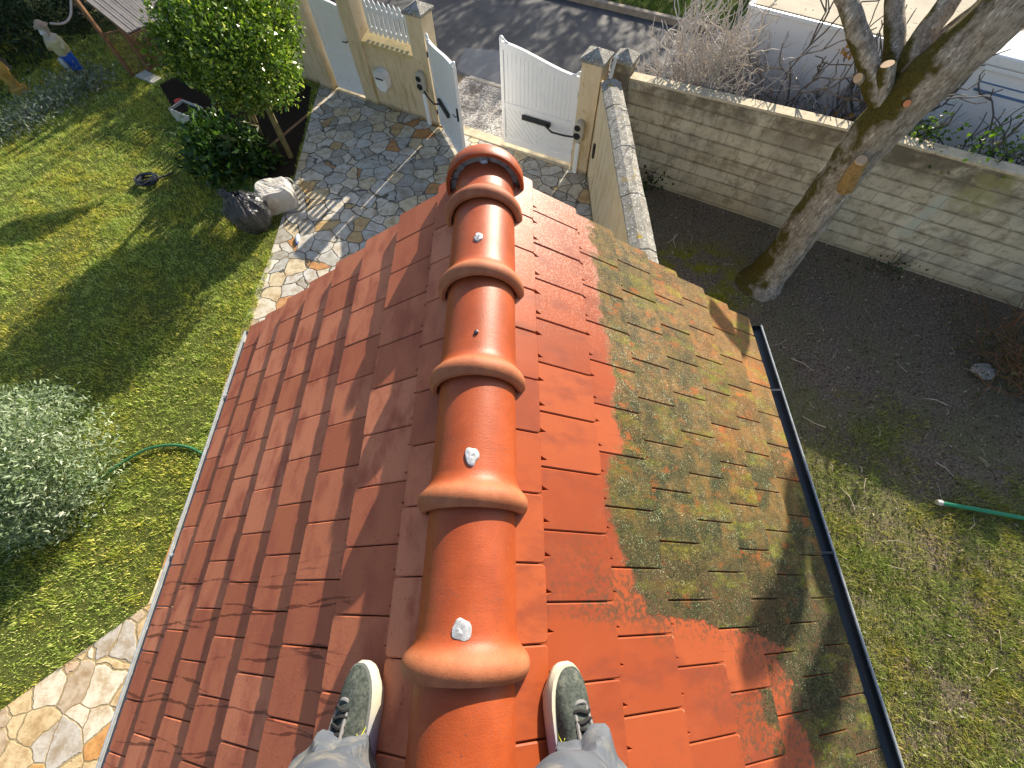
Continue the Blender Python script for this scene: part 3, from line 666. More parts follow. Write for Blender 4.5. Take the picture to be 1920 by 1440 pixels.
# rendered garden wall with its lichened saddle coping
gw = thing('garden_wall', 'cream rendered garden wall with a lichen-spotted saddle coping', 'wall', (1.44, 4, 0))
b = MB(); b.prism([(1.31, 1.65), (1.57, 1.65), (1.57, 6.9), (1.31, 7.05)], 0, 1.585); b.build('wall_body', M_REND, gw)
b = MB(); y = 1.66
while y < 6.8:
    y2 = min(y+.92, 6.93); j = random.uniform(-.004, .004)
    pr = [(1.295+j, 1.59), (1.595+j, 1.59), (1.6+j, 1.615), (1.5+j, 1.672), (1.4+j, 1.672), (1.292+j, 1.615)]
    b.prism_xz(pr, y+.006, y2-.006); y += .92
b.build('coping', M_COP, gw, bevel=.008)
sens = thing('gate_sensor', 'small black upright sensor box on the cream garden wall near the pillar', 'sensor', (1.31, 6.62, .62))
b = MB(); b.box((1.292, 6.62, .72), (.036, .07, .24)); b.build('case', M_BLACK, sens, bevel=.012)
b = MB(); b.box((1.272, 6.62, .76), (.006, .04, .08)); b.build('lens', simple('dark_lens', (.03, .01, .012), .15), sens)
# block wall
BW0 = Vector((1.66, 7.2, 0)); bdir = Vector((.8734, -.487, 0)); rbw = math.atan2(bdir.y, bdir.x)
bo = Vector((2.805, 6.491, 0))
bw = thing('block_wall', 'long concrete block wall with dark weather stains, behind the big tree', 'wall', bo, rbw)
s0 = (BW0-bo).dot(bdir)+.14; TH = .19
def wtop(s): return 1.575+.115*min(max((s+1.2)/3.4, 0), 1)
b = MB(); ns = 40
for i in range(ns):
    a, c = s0+(11-s0)*i/ns, s0+(11-s0)*(i+1)/ns
    vs = [(a, 0, -.05), (c, 0, -.05), (c, 0, wtop(c)), (a, 0, wtop(a)), (a, TH, -.05), (c, TH, -.05), (c, TH, wtop(c)), (a, TH, wtop(a))]
    b.add(vs, [(0, 1, 2, 3), (5, 4, 7, 6)])
b.build('wall_body', M_BLOCK, bw, world=False)
b = MB()
for i in range(ns):
    a, c = s0+(11-s0)*i/ns, s0+(11-s0)*(i+1)/ns
    b.add([(a, -.004, wtop(a)-.02), (c, -.004, wtop(c)-.02), (c, -.004, wtop(c)+.012), (a, -.004, wtop(a)+.012), (a, TH+.004, wtop(a)+.012), (c, TH+.004, wtop(c)+.012)], [(0, 1, 2, 3), (3, 2, 5, 4)])
b.build('mortar_cap', simple('pale_mortar_cap', (.55, .47, .33), .9, .3, 12, .2, .5, .01), bw, world=False)
pillar(BW0, .27, 1.78, 'grey block pillar where the block wall meets the gate pillar', .33, M_BLOCK, None, 'wall_pillar')
pb = thing('bent_pipe', 'pale bent pipe stub between the two pillar caps', 'pipe', (1.42, 7.0, 1.58))
b = MB(); b.tube(smooth_path([(1.40, 6.86, 1.60), (1.43, 6.95, 1.68), (1.47, 7.06, 1.80), (1.49, 7.1, 1.85)], 5), .028, 10); b.build('pipe_body', simple('pale_pipe', (.6, .55, .47), .6, .1), pb, True)
b = MB(); b.tube([(1.489, 7.098, 1.848), (1.498, 7.115, 1.872)], .034, 10); b.build('pipe_collar', M_WHITE, pb)
# ---------------------------------------------------------------- the pruned tree in the yard
tree = thing('deciduous_tree', 'big pruned tree with mossy bark and fresh saw cuts by the block wall', 'tree', (3.92, 4.45, 0))
def wobble(me, amt, f):
    for v in me.vertices:
        p = v.co; d = noise.noise(p*f)*amt+noise.noise(p*f*3.1)*amt*.45
        v.co = p+v.normal*d
def limb(name, pts, rad, parent, n=20, k=7, amt=.018, group=None):
    P = smooth_path(pts, k); R = []
    for i in range(len(rad)-1): R += [rad[i]+(rad[i+1]-rad[i])*j/k for j in range(k)]
    R.append(rad[-1]); b = MB(); b.tube(P, R, n); o = b.build(name, M_BARK, parent, True); wobble(o.data, amt, 5); return o
RT = 5.95
def T(px, py, rad=RT): return AR(px, py, rad)
tr = [Vector((3.84, 4.4, -.12)), Vector((3.9, 4.45, .12)), T(1475, 470), T(1545, 372), T(1612, 285), T(1674, 212), T(1734, 156), T(1808, 90, 5.97), T(1898, 8, 6.0), T(1990, -95, 6.05), T(2140, -270, 6.0), T(2280, -560, 5.9)]
limb('trunk', tr, [.42, .285, .242, .226, .23, .242, .23, .222, .215, .2, .17, .12], tree, 28, 8, .022)
def lim(pts, rad): return limb('limb', pts, rad, tree, 16, 6, .012)
lim([T(1668, 225, 5.9), T(1640, 165, 5.85), T(1628, 120, 5.85), T(1604, 50, 5.9), T(1580, -20, 6.0), T(1562, -75, 6.05)], [.1, .1, .092, .085, .08, .07])
lim([T(1690, 190, 6.0), T(1674, 130, 6.05), T(1677, 70, 6.2), T(1678, 0, 6.4), T(1690, -110, 6.6), T(1720, -300, 6.6)], [.12, .095, .082, .078, .07, .045])
lim([T(1690, 175, 6.0), T(1702, 118, 6.05), T(1733, 66, 6.15), T(1776, 8, 6.3), T(1830, -110, 6.6), T(1900, -330, 6.5)], [.11, .1, .1, .09, .08, .05])
lim([T(1712, 104, 6.15), T(1748, 76, 6.2), T(1800, 36, 6.3), T(1850, -10, 6.4), T(1890, -100, 6.5)], [.05, .042, .038, .036, .03])
# the crown stems above the frame, which throw their shadows on the roof
lim([T(1580, -20, 6.0), T(1560, -75, 5.9), Vector((3.0, 4.4, 4.35)), Vector((2.74, 4.53, 4.55))], [.075, .07, .065, .05])
def above(px, py, t):                      # a point of the crown t metres up-sun of a spot on the right slope
    d = RM @ np.array([px-960, py-720, FPX]); u = (ZA-CAMZ+.725*XA)/(d[2]+.725*d[0]); return Vector((d[0]*u, d[1]*u, CAMZ+d[2]*u))+sdir*t
V0 = Vector((4.12, 4.36, 4.35))
lim([V0, above(1505, 925, 5.5), above(1497, 1042, 5.6), above(1478, 1115, 5.7), above(1435, 1185, 5.9), above(1402, 1245, 6.2)], [.12, .1, .085, .085, .07, .035])
lim([Vector((4.13, 4.34, 4.6)), above(1535, 1045, 5.4), above(1577, 1155, 5.4), above(1562, 1251, 5.6), above(1520, 1353, 5.9), above(1470, 1460, 6.4)], [.12, .07, .08, .085, .075, .04])
lim([above(1577, 1165, 5.4), above(1615, 1235, 5.5), above(1640, 1320, 5.8), above(1665, 1430, 6.2)], [.06, .075, .08, .06])
M_CUT = NM('cut_wood', .8, .2); _d = M_CUT.vor(6)
M_CUT.col(M_CUT.ramp(M_CUT.noise(30, 4), [(.3, (.5, .32, .18)), (.7, (.62, .44, .28))])); M_CUT.bump(M_CUT.noise(80, 3), .3, .003); M_CUT = M_CUT.m
M_CUTR = simple('fresh_cut_wood', (.62, .24, .1), .8, .3, 30)
def stub(px, py, rad, r, d, L, m=M_CUT):
    c = AR(px, py, rad); d = Vector(d).normalized(); b = MB()
    b.tube([c-d*L, c-d*L*.5, c-d*.012, c], [r*1.35, r*1.15, r*1.08, r*1.0], 18, cap=False, wob=.12); o = b.build('cut_stub', M_BARK, tree, True)
    b = MB(); b.tube([c-d*.02, c+d*.002], [r*.97, r*.95], 18, wob=.1); b.build('cut_face', m, o)
tocam = lambda px, py, rad: (Vector((0, 0, CAMZ))-AR(px, py, rad)).normalized()
M_SCAR = simple('mossy_stub', (.34, .22, .09), .9, .5, 22, .2, .8, .01)
def stub2(p0, p1, r0, r1, m, bark):
    d = (p1-p0).normalized(); b = MB(); b.tube([p0, p0.lerp(p1, .4), p0.lerp(p1, .85), p1], [r0*1.1, r0, (r0+r1)/2, r1], 20, cap=False, wob=.14, wf=9); o = b.build('cut_stub', bark, tree, True)
    b = MB(); b.tube([p1-d*.012, p1+d*.001], [r1*.98, r1*.93], 20, wob=.08); b.build('cut_face', m, o)
stub2(AR(1584, 352, 5.80), AR(1616, 300, 5.60), .085, .058, M_CUT, M_SCAR)
stub(1701, 194, 5.70, .032, (-.35, -.8, .35), .12, M_CUTR)
stub2(AR(1652, 190, 5.88), AR(1664, 120, 5.80), .085, .06, M_CUT, M_BARK)
stub(1609, 146, 5.75, .045, (-.85, -.4, .35), .14)
# ---------------------------------------------------------------- motorhome beyond the block wall
def on_plane(px, py, p0, nrm):
    r = Vector(RM @ np.array([px-960, py-720, FPX])); o = Vector((0, 0, CAMZ)); t = (p0-o).dot(nrm)/r.dot(nrm); return o+r*t
MHH = 2.15; MA = G(1405, 10, MHH); MBp = G(1760, 100, MHH); md = (MBp-MA); md.z = 0; md.normalize()
mrz = math.atan2(md.y, md.x); MA0 = Vector((MA.x, MA.y, 0)); mn = Vector((md.y, -md.x, 0))
mh = thing('motorhome', 'white motorhome with a dirty beige roof parked behind the block wall', 'motorhome', MA0, mrz)
def loc(p): return tmat(mh).inverted() @ p
M_MH = simple('motorhome_white', (.8, .8, .81), .35, .05, 3, .5, .03)
b = MB(); b.box((2.9, 1.05, .45+(MHH-.45)/2), (5.8, 2.1, MHH-.45)); b.build('body', M_MH, mh, world=False, bevel=.03)
k = NM('dirty_roof', .8, .25); cc = k.ramp(k.noise(2.2, 6, .65), [(.3, (.27, .23, .16)), (.7, (.4, .35, .26))])
cc = k.mix(k.step(k.noise(26, 4, .75), .62, .7), cc, (.1, .08, .05)); cc = k.mix(k.step(k.vor(7, v=k.warp(.3, 6)), .16, .1), cc, (.08, .055, .03)); k.col(cc); k.bump(k.noise(30, 5), .3, .01)
b = MB(); b.box((2.9, 1.05, MHH+.006), (5.72, 2.02, .03)); b.build('roof', k.m, mh, world=False, bevel=.01)
b = MB(); b.box((2.9, -.004, MHH-.012), (5.8, .05, .055)); b.box((.0, 1.05, MHH-.012), (.05, 2.1, .055)); b.build('roof_trim', M_WHITE, mh, world=False, bevel=.012)
b = MB(); b.box((1.35, 1.05, MHH+.024), (.03, 2.0, .012)); b.box((3.1, 1.05, MHH+.024), (.03, 2.0, .012)); b.build('roof_seam', M_GREYWOOD, mh, world=False)
ps = [loc(on_plane(x, y, MA0, mn)) for x, y in ((1838, 152), (1925, 178), (1838, 160), (1925, 190))]
M_BLUE = simple('blue_stripe', (.12, .2, .36), .4, .08)
for i, z in enumerate((ps[0].z, ps[2].z-.02)):
    b = MB(); b.box((ps[0].x+1.0, -.003, z-.03*i), (2.0, .008, .016+.012*i)); b.build('side_stripe', M_BLUE, mh, world=False)
b = MB(); q = loc(on_plane(1830, 100, MA0, mn)); b.box((q.x+1.15, .36, MHH+.08), (2.3, .8, .12)); b.build('roof_box', M_WHITE, mh, world=False, bevel=.02)
wq = loc(on_plane(1905, 250, MA0, mn)); print('wheel', wq)
for wx in (.95, wq.x):
    b = MB(); b.tube([(wx, -.02, .36), (wx, .2, .36)], .34, 28); w = b.build('wheel', simple('tyre_rubber', (.02, .02, .02), .8), mh, world=False)
    b = MB(); b.tube([(wx, -.03, .36), (wx, .1, .36)], .2, 24); b.build('rim', M_ZINC, w, world=False)
# ---------------------------------------------------------------- shrubs and trees
def branch(b, p, d, L, r, depth, spread, kink, n=5, kids=(2, 3), up=.15, shrink=.72, taper=.66):
    pts = [Vector(p)]; d = Vector(d).normalized()
    for i in range(3):
        d = (d+Vector((random.gauss(0, kink), random.gauss(0, kink), random.gauss(0, kink)+up*.4))).normalized(); pts.append(pts[-1]+d*L/3)
    b.tube(pts, [r, r*.93, r*.85, r*taper], n, cap=depth == 0)
    if depth:
        for i in range(random.randint(*kids)):
            q = pts[random.choice((1, 2, 3))] if i else pts[3]
            e = (d+Vector((random.gauss(0, spread), random.gauss(0, spread), random.gauss(0, spread)+up))).normalized()
            branch(b, q, e, L*random.uniform(shrink-.12, shrink+.12), r*taper, depth-1, spread, kink, n, kids, up, shrink, taper)
M_TWIGP = simple('pale_twigs', (.5, .45, .4), .8, .35, 12); M_TWIGD = simple('dark_twigs', (.13, .11, .095), .85, .45, 12)
M_DRY = foliage('dry_leaves', (.42, .17, .04), (.7, .36, .1), None, .6, .35)
M_IVY = foliage('ivy', (.03, .06, .012), (.16, .26, .03), (.3, .38, .06))
def bare_shrub(base, label, stems, H, r, depth, spread, kink, m, dry=0, lean=(0, 0), fan=.35, kids=(2, 3), leafm=None, ls=.07):
    t = thing('bare_shrub', label, 'shrub', base); b = MB()
    for i in range(stems):
        d = Vector((random.gauss(lean[0], fan), random.gauss(lean[1], fan), 1)); p = Vector(base)+Vector((random.gauss(0, .12), random.gauss(0, .08), -.03))
        branch(b, p, d, H*random.uniform(.3, .42), r, depth, spread, kink, kids=kids, taper=.78, shrink=.62)
    nn_ = Vector((-.487, -.8734, 0))
    for i_, q_ in enumerate(b.v):
        dd = (Vector(q_)-bo).dot(nn_)
        if dd > -.22: b.v[i_] = tuple(Vector(q_)-nn_*(dd+.22))
    b.build('stems', m, t, True)
    if dry:
        vs = np.array(b.v); hi = vs[vs[:, 2] > H*.35]; c = hi[rng.integers(len(hi), size=max(1, dry//26))]
        pts = c[rng.integers(len(c), size=dry)]+rng.normal(size=(dry, 3))*.07
        leaves('foliage', pts, np.tile([0, 0, .2], (dry, 1)), ls, .55, leafm or M_DRY, t, .5)
    return t
def bo_(s, d): return bo+bdir*s-Vector((-.487, -.8734, 0))*d
bare_shrub(bo_(.02, .62), 'dense pale leafless shrub at the street end of the block wall', 62, 3.2, .014, 3, .5, .34, M_TWIGP, 0, fan=.22, lean=(.0, .1), kids=(3, 4))
specs = [(1.25, .5, 'dark leafless shrub with crooked stems, next to the dense pale shrub', 0, M_TWIGD), (1.9, .48, 'leafless shrub holding a few orange dead leaves, left of the tree', 120, M_TWIGD),
         (2.5, .45, 'thin leafless shrub just left of the big tree trunk', 60, M_TWIGD), (4.3, .5, 'leafless shrub right of the big tree in front of the blue stripes', 0, M_TWIGD), (5.0, .5, 'leafless shrub at the right edge behind the block wall', 0, M_TWIGD)]
for s, d, lab, dry, m in specs: bare_shrub(bo_(s, d), lab, 7, 3.4, .018, 3, .45, .32, m, dry, fan=.24, lean=(.12, .2))
def ivy(c, n, sp, label, size=.06, m=M_IVY, name='ivy_plant', nz=.5):
    t = thing(name, label, 'plant', c); b = MB()
    for i in range(5): branch(b, c, (random.gauss(0, .6), random.gauss(0, .6), 1), sp*.6, .006, 1, .6, .3)
    b.build('stems', M_TWIGD, t)
    pts = np.array(c)+rng.normal(size=(n, 3))*np.array([sp, sp*.6, sp*nz])*.45; leaves('foliage', pts, np.tile([0, -.2, .6], (n, 1)), size, .75, m, t, .3); return t
ivy(bo_(2.75, .3)+Vector((0, 0, 1.75)), 160, .42, 'green ivy clump on top of the block wall, left of the tree trunk')
ivy(bo_(3.55, .3)+Vector((0, 0, 1.72)), 220, .55, 'green ivy clump on top of the block wall, right of the tree trunk')
ivy(bo_(-.45, -.16)+Vector((0, 0, .18)), 90, .35, 'small dark ivy in the corner of block wall and garden wall', .055, foliage('dark_ivy', (.012, .025, .01), (.05, .09, .02)))
ivy(bo_(3.6, -.14)+Vector((0, 0, .1)), 80, .45, 'small dark creeper at the foot of the block wall, right of the tree', .05, bpy.data.materials['dark_ivy'])
def crown_points(lobes, n, shell=.55):
    lob = np.array(lobes); w = lob[:, 3]**2; idx = rng.choice(len(lob), n, p=w/w.sum())
    d = rng.normal(size=(n, 3)); d /= np.linalg.norm(d, axis=1)[:, None]
    r = lob[idx, 3]*(shell+(1-shell)*rng.random(n)**.6); return lob[idx, :3]+d*r[:, None], d
M_LAUR = foliage('glossy_leaf', (.04, .085, .016), (.2, .29, .045), (.66, .66, .2), .28, .3)
M_POLE = simple('mossy_stem', (.17, .14, .06), .9, .35, 10)
bt = thing('bushy_tree', 'round glossy-leaved bushy tree on bare stems beside the footpath door', 'tree', (-5.0, 8.1, 0))
for a, m_, c, r in [((-6.1, 8.62), (-5.6, 8.3, .9), (-5.1, 7.9, 1.9), .06), ((-4.42, 7.64), (-4.4, 7.7, .9), (-4.3, 7.6, 1.9), .055), ((-4.94, 7.82), (-4.75, 7.75, .9), (-4.5, 7.7, 1.9), .05), ((-5.28, 8.25), (-5.0, 8.05, .9), (-4.7, 7.9, 1.9), .045)]:
    b = MB(); b.tube(smooth_path([(*a, -.03), m_, c], 5), [r]*6+[r*.8]*5, 10, wob=.15); b.build('trunk', M_POLE, bt, True)
b = MB()
for i in range(16): branch(b, (random.uniform(-4.9, -4.1), random.uniform(7.5, 8.0), random.uniform(.6, 1.4)), (random.gauss(.1, .4), random.gauss(-.1, .4), .8), .4, .012, 2, .6, .25)
b.build('branches', M_POLE, bt)
lob = []
CC = np.array([-4.3, 7.55, 2.0])
for i in range(34):
    d = rng.normal(size=3); d /= np.linalg.norm(d); rr = .55+.4*rng.random()
    lob.append([*(CC+d*np.array([1.14, .98, .78])*rr), .3+.2*rng.random()])
lob.append([*CC, .95])
pts, d = crown_points(lob, 26000, .5); leaves('crown', pts, d*.5+np.array([0, -.1, .35]), .062, .55, M_LAUR, bt, .3)
def shrub(name, label, c, R, n, size, asp, m, lobes=12, cat='shrub', shell=.3, up=.4, stems=True):
    t = thing(name, label, cat, (c[0], c[1], 0)); lob = []
    for i in range(lobes):
        d = rng.normal(size=3); d /= np.linalg.norm(d); d[2] = abs(d[2])*.9
        lob.append([c[0]+d[0]*R[0]*.62, c[1]+d[1]*R[1]*.62, c[2]+d[2]*R[2]*.55, (.34+.16*rng.random())*min(R[0], R[1], R[2]*1.4)])
    pts, d = crown_points(lob, n, shell); pts[:, 2] = np.maximum(pts[:, 2], .03)
    leaves('foliage', pts, d*.6+np.array([0, 0, up]), size, asp, m, t, .25)
    if stems:
        b = MB()
        for i in range(9): branch(b, (c[0]+random.gauss(0, .08), c[1]+random.gauss(0, .08), -.02), (random.gauss(0, .5)*R[0], random.gauss(0, .5)*R[1], 1), R[2]*.36, .012, 2, .5, .2)
        b.build('stems', M_TWIGD, t)
    return t
M_DARKLEAF = foliage('dark_broad_leaf', (.018, .045, .014), (.06, .12, .022), (.2, .3, .05), .35, .2)
shrub('broadleaf_shrub', 'low dark broad-leaved shrub in front of the bushy tree, above the black bag', (-5.42, 7.55, .15), (1.0, .9, .8), 2600, .15, .36, M_DARKLEAF, 14)
M_SILV = foliage('silver_leaf', (.14, .19, .11), (.36, .42, .28), (.7, .72, .6), .5, .25)
shrub('silver_shrub', 'big silvery grey-green shrub on the lawn at the left edge', (-6.05, 1.45, .3), (1.12, 1.1, 1.0), 24000, .06, .28, M_SILV, 34, shell=.45)
M_SILD = foliage('grey_groundcover', (.1, .12, .1), (.25, .28, .25), (.4, .43, .4), .6, .15)
pts = []
for i in range(3200):
    t_ = random.random(); p = G(-10+200*t_, 262-110*t_)+Vector((random.gauss(0, .33), random.gauss(0, .33), 0)); pts.append([p.x, p.y, abs(random.gauss(.12, .1))])
o = leaves('silver_groundcover', np.array(pts), np.tile([0, 0, .5], (len(pts), 1)), .09, .25, M_SILD); o['kind'] = 'stuff'
M_CON = foliage('conifer_dark', (.008, .02, .008), (.03, .06, .018), (.1, .14, .03), .6, .1)
def conifer(c, R, H, n, label, m=M_CON, size=.14):
    t = thing('conifer', label, 'tree', c); lob = []
    for i in range(40):
        z = H*random.random()**1.2; rr = R*(1-.75*z/H)*random.uniform(.4, 1); a = random.uniform(0, 6.28)
        lob.append([c[0]+rr*math.cos(a), c[1]+rr*math.sin(a), z+.15, .3+.35*(1-z/H)])
    pts, d = crown_points(lob, n, .4); leaves('crown', pts, d*.7+np.array([0, 0, -.1]), size, .22, m, t, .2)
    b = MB(); b.tube([(c[0], c[1], -.05), (c[0], c[1], H*.85)], [.11, .03], 8); b.build('trunk', M_BARK, t)
conifer((-11.9, 11.0, 0), 1.3, 2.6, 8000, 'dark conifer behind the garden figure, in the shaded corner')
conifer((-13.4, 12.6, 0), 1.5, 3.2, 7000, 'dark conifer in the far left corner of the garden')
conifer((-11.3, 13.4, 0), 1.3, 3.4, 6000, 'dark conifer left of the slatted shed roof')
shrub('yellow_green_shrub', 'yellow-green shrub catching the sun behind the garden figure', (-12.0, 12.1, 1.5), (.9, .8, .9), 2500, .1, .4, foliage('yellow_leaf', (.08, .12, .02), (.25, .32, .05), (.45, .48, .1)), 10)
# ---------------------------------------------------------------- shed, figure, planter, odds and ends of the garden
hg = thing('shade_hedge', 'green hedge added behind the left picket panel to block sun below its tips', 'hedge', PDc-U*2.0-NI*.42, RZU); hp = []  # added sun blocker, kept below the picket tips so only they shadow the lawn
pts = np.array([list(PDc-U*random.uniform(.35, 3.6)-NI*random.uniform(.28, .62)+Vector((0, 0, random.uniform(.1, 1.56)))) for _ in range(7000)])
leaves('foliage', pts, np.tile([0, 0, .3], (7000, 1)), .08, .6, M_DARKLEAF, hg, .3)
b = MB()
for i in range(24): q_ = PDc-U*(.4+.13*i)-NI*.45; b.tube([q_, q_+Vector((0, 0, 1.2))], .012, 6)
b.build('stems', M_TWIGD, hg)
c2 = Vector((-8.42, 10.62, 0)); c1 = G(250, 145)
hz = 1.78
def VZ(px, py, base): r_ = math.hypot(base.x, base.y); return AR(px, py, r_)
sh = thing('garden_shed', 'brown timber shelter with a grey slatted roof, left of the bushy tree', 'shed', c2)
e1 = G(160, 0, 1.95); e2 = G(240, 64, 1.62); e3 = G(345, 18, 1.62)
ux = (e3-e2); uy = (e1-e2)
b = MB(); nsl = 22
for i in range(nsl):
    f0, f1 = i/nsl, (i+.86)/nsl; h_ = random.uniform(-.006, .006)
    q = [e2+ux*f0, e2+ux*f1, e2+ux*f1+uy*1.5, e2+ux*f0+uy*1.5]; up = Vector((0, 0, .02+h_))
    b.add([p for p in q]+[p+up for p in q], [(3, 2, 1, 0), (4, 5, 6, 7), (0, 1, 5, 4), (1, 2, 6, 5), (2, 3, 7, 6), (3, 0, 4, 7)])
b.build('roof', M_GREYWOOD, sh)
b = MB(); dn = Vector((0, 0, -.02)); q = [e2, e2+ux, e2+ux+uy*1.5, e2+uy*1.5]
b.add([p+dn for p in q]+[p+dn*2 for p in q], [(0, 1, 2, 3), (7, 6, 5, 4), (0, 4, 5, 1), (1, 5, 6, 2), (2, 6, 7, 3), (3, 7, 4, 0)]); b.build('roof_boarding', M_WOOD, sh)
b = MB(); b.bar(e2+Vector((0, 0, -.06)), e3+Vector((0, 0, -.06)), .04, .09); b.build('fascia', M_WOOD, sh)
def vpost(px, py): g_ = G(px, py); return g_
for (px, py), top in (((250, 143), e1-uy*.15), ((283, 134), e2+ux*.1)):
    g_ = G(px, py); b = MB(); b.bar(g_+Vector((0, 0, -.03)), Vector((g_.x, g_.y, top.z-.06)), .065, .065); b.build('post', M_WOOD, sh)
ga, gb = G(283, 134), G(300, 128)
b = MB()
w0 = Vector((ga.x, ga.y, 0)); wd = Vector((ux.x, ux.y, 0)).normalized()
for i in range(9):
    p = w0+wd*(.08+i*.115); b.box(p+Vector((0, 0, .75)), (.1, .02, 1.5), Matrix.Rotation(math.atan2(wd.y, wd.x), 3, 'Z'))
b.build('plank_wall', M_WOOD, sh)
b = MB(); gp = G(250, 143)
for i in range(9):
    p = gp.lerp(ga, (i+.5)/9); b.tube([p, p+Vector((0, 0, .8))], .006, 5)
b.bar(gp+Vector((0, 0, .8)), ga+Vector((0, 0, .8)), .03, .03); b.build('side_grille', M_WOOD, sh)
slab = thing('paving_slab', 'pale slab on the ground at the foot of the timber shelter', 'slab', G(278, 148))
b = MB(); p = [G(*q_) for q_ in ((255, 146), (275, 135), (305, 150), (290, 160))]; b.prism([(v.x, v.y) for v in p], 0, .05); o = b.build('slab_block', M_STONE, slab, bevel=.008)
# garden figure
fg = G(150, 134); ft = thing('garden_statue', 'painted garden figure of a bearded man in blue trousers and cream shirt', 'statue', fg)
M_SKIN = simple('painted_face', (.42, .36, .3), .6, .15); M_CREAM = simple('cream_paint', (.45, .4, .22), .6, .15); M_BLUEP = simple('blue_paint', (.02, .09, .42), .45, .15); M_BEARD = simple('white_beard', (.5, .49, .46), .8, .15, 40)
b = MB(); F_ = lambda x, y, z: fg+Vector((x, y, z))*.72
b.tube([F_(0, 0, .5), F_(0, 0, .62), F_(0, 0, .8), F_(0, 0, .95), F_(0, -.01, 1.02), F_(0, -.01, 1.08), F_(0, -.02, 1.15), F_(0, -.02, 1.24), F_(0, -.01, 1.3)], [.13, .14, .15, .13, .06, .07, .1, .09, .03], 16); b.build('body', M_SKIN, ft, True)
b = MB(); b.tube([F_(0, 0, .55), F_(0, 0, .7), F_(0, 0, .86), F_(0, 0, .99)], [.148, .158, .165, .08], 16, cap=False)
for s in (-1, 1): b.tube(smooth_path([F_(s*.15, 0, .93), F_(s*.24, -.03, .78), F_(s*.2, -.14, .68)], 4), .05, 10)
b.build('shirt', M_CREAM, ft, True)
b = MB()
for s in (-1, 1): b.tube([F_(s*.075, 0, .06), F_(s*.075, 0, .3), F_(s*.065, 0, .52), F_(s*.04, 0, .62)], [.07, .085, .1, .1], 14)
b.build('trousers', M_BLUEP, ft, True)
b = MB(); b.tube([F_(0, -.1, 1.16), F_(0, -.13, 1.08), F_(0, -.12, .96)], [.06, .07, .02], 12); b.build('beard', M_BEARD, ft, True)
b = MB(); b.tube([F_(0, -.015, 1.235), F_(0, 0, 1.3), F_(0, .02, 1.36)], [.1, .09, .03], 14); b.tube([F_(0, -.02, 1.23), F_(0, -.02, 1.245)], .14, 16); b.build('hat', simple('straw_hat', (.36, .27, .2), .8, .2), ft, True)
b = MB()
for s in (-1, 1): b.tube([F_(s*.075, .05, .04), F_(s*.08, -.14, .03)], [.06, .045], 10)
b.build('boots', M_BLACK, ft, True)
b = MB(); b.box(F_(-.17, -.12, .3), (.12, .08, .2)); b.build('white_pail', M_BEARD, ft, bevel=.02)
oc = G(40, 172); ot = thing('ochre_lantern', 'ochre stone lantern in the dark corner below the conifer', 'lantern', oc)
M_OCH = simple('ochre_stone', (.4, .25, .06), .85, .35, 12, .2, .5, .01)
b = MB(); b.tube([oc, oc+Vector((0, 0, .1)), oc+Vector((0, 0, .12)), oc+Vector((0, 0, .4))], [.17, .16, .1, .12], 10, wob=.1, wf=8); b.build('base', M_OCH, ot, True)
b = MB(); b.tube([oc+Vector((0, 0, .4)), oc+Vector((0, 0, .62)), oc+Vector((0, 0, .64)), oc+Vector((0, 0, .8))], [.16, .15, .2, .03], 10, wob=.12, wf=8); b.build('top', M_OCH, ot, True)
wh = thing('curved_hose', 'pale curved hose arching in front of the dark conifer', 'hose', G(130, 60))
b = MB(); b.tube(smooth_path([AR(93, 44, 15.2), AR(118, 44, 15.2), AR(132, 30, 15.3), AR(133, 0, 15.5), AR(131, -40, 15.8)], 6), .022, 8); b.build('hose_body', simple('pale_hose', (.5, .42, .36), .6), wh, True)
pc = G(364, 226); pl = thing('planter', 'grey planter box with soil and a red pot, under the bushy tree', 'planter', pc)
b = MB(); R3 = Matrix.Rotation(-.5, 3, 'Z')
for c_, d_ in (((0, .17, .13), (.6, .03, .26)), ((0, -.17, .13), (.6, .03, .26)), ((.285, 0, .13), (.03, .31, .26)), ((-.285, 0, .13), (.03, .31, .26)), ((0, 0, .1), (.54, .31, .18))): b.box(pc+R3 @ Vector(c_), d_, R3)
b.build('box_sides', M_STONE, pl, bevel=.006)
b = MB(); b.box(pc+R3 @ Vector((0, 0, .2)), (.53, .3, .03), R3); b.build('soil_fill', bpy.data.materials['bed_soil'], pl)
rp = thing('red_pot', 'small red pot standing behind the grey planter box', 'pot', pc+Vector((-.28, .28, 0)))
b = MB(); q_ = pc+Vector((-.28, .3, 0)); b.tube([q_, q_+Vector((0, 0, .22)), q_+Vector((0, 0, .24))], [.05, .07, .08], 14); b.build('pot_body', simple('red_plastic', (.55, .05, .03), .4), rp, True)
# coil of black hose on the lawn
cc_ = G(281, 343); ch = thing('hose_coil', 'coil of black hose lying on the lawn', 'hose', cc_)
pts = [cc_+Vector((math.cos(a)*(.17+.06*math.sin(a*.37)), math.sin(a)*(.14+.05*math.cos(a*.41)), .05+.015*math.sin(a*1.3)+a*.0016)) for a in np.linspace(0, 2*math.pi*6, 160)]
pts += [cc_+Vector((.2+.06*i, .1+.05*i, .03)) for i in range(1, 4)]
b = MB(); b.tube(pts, .017, 7); b.build('hose_body', simple('black_hose', (.015, .017, .025), .35, .2, 8, .5), ch, True)
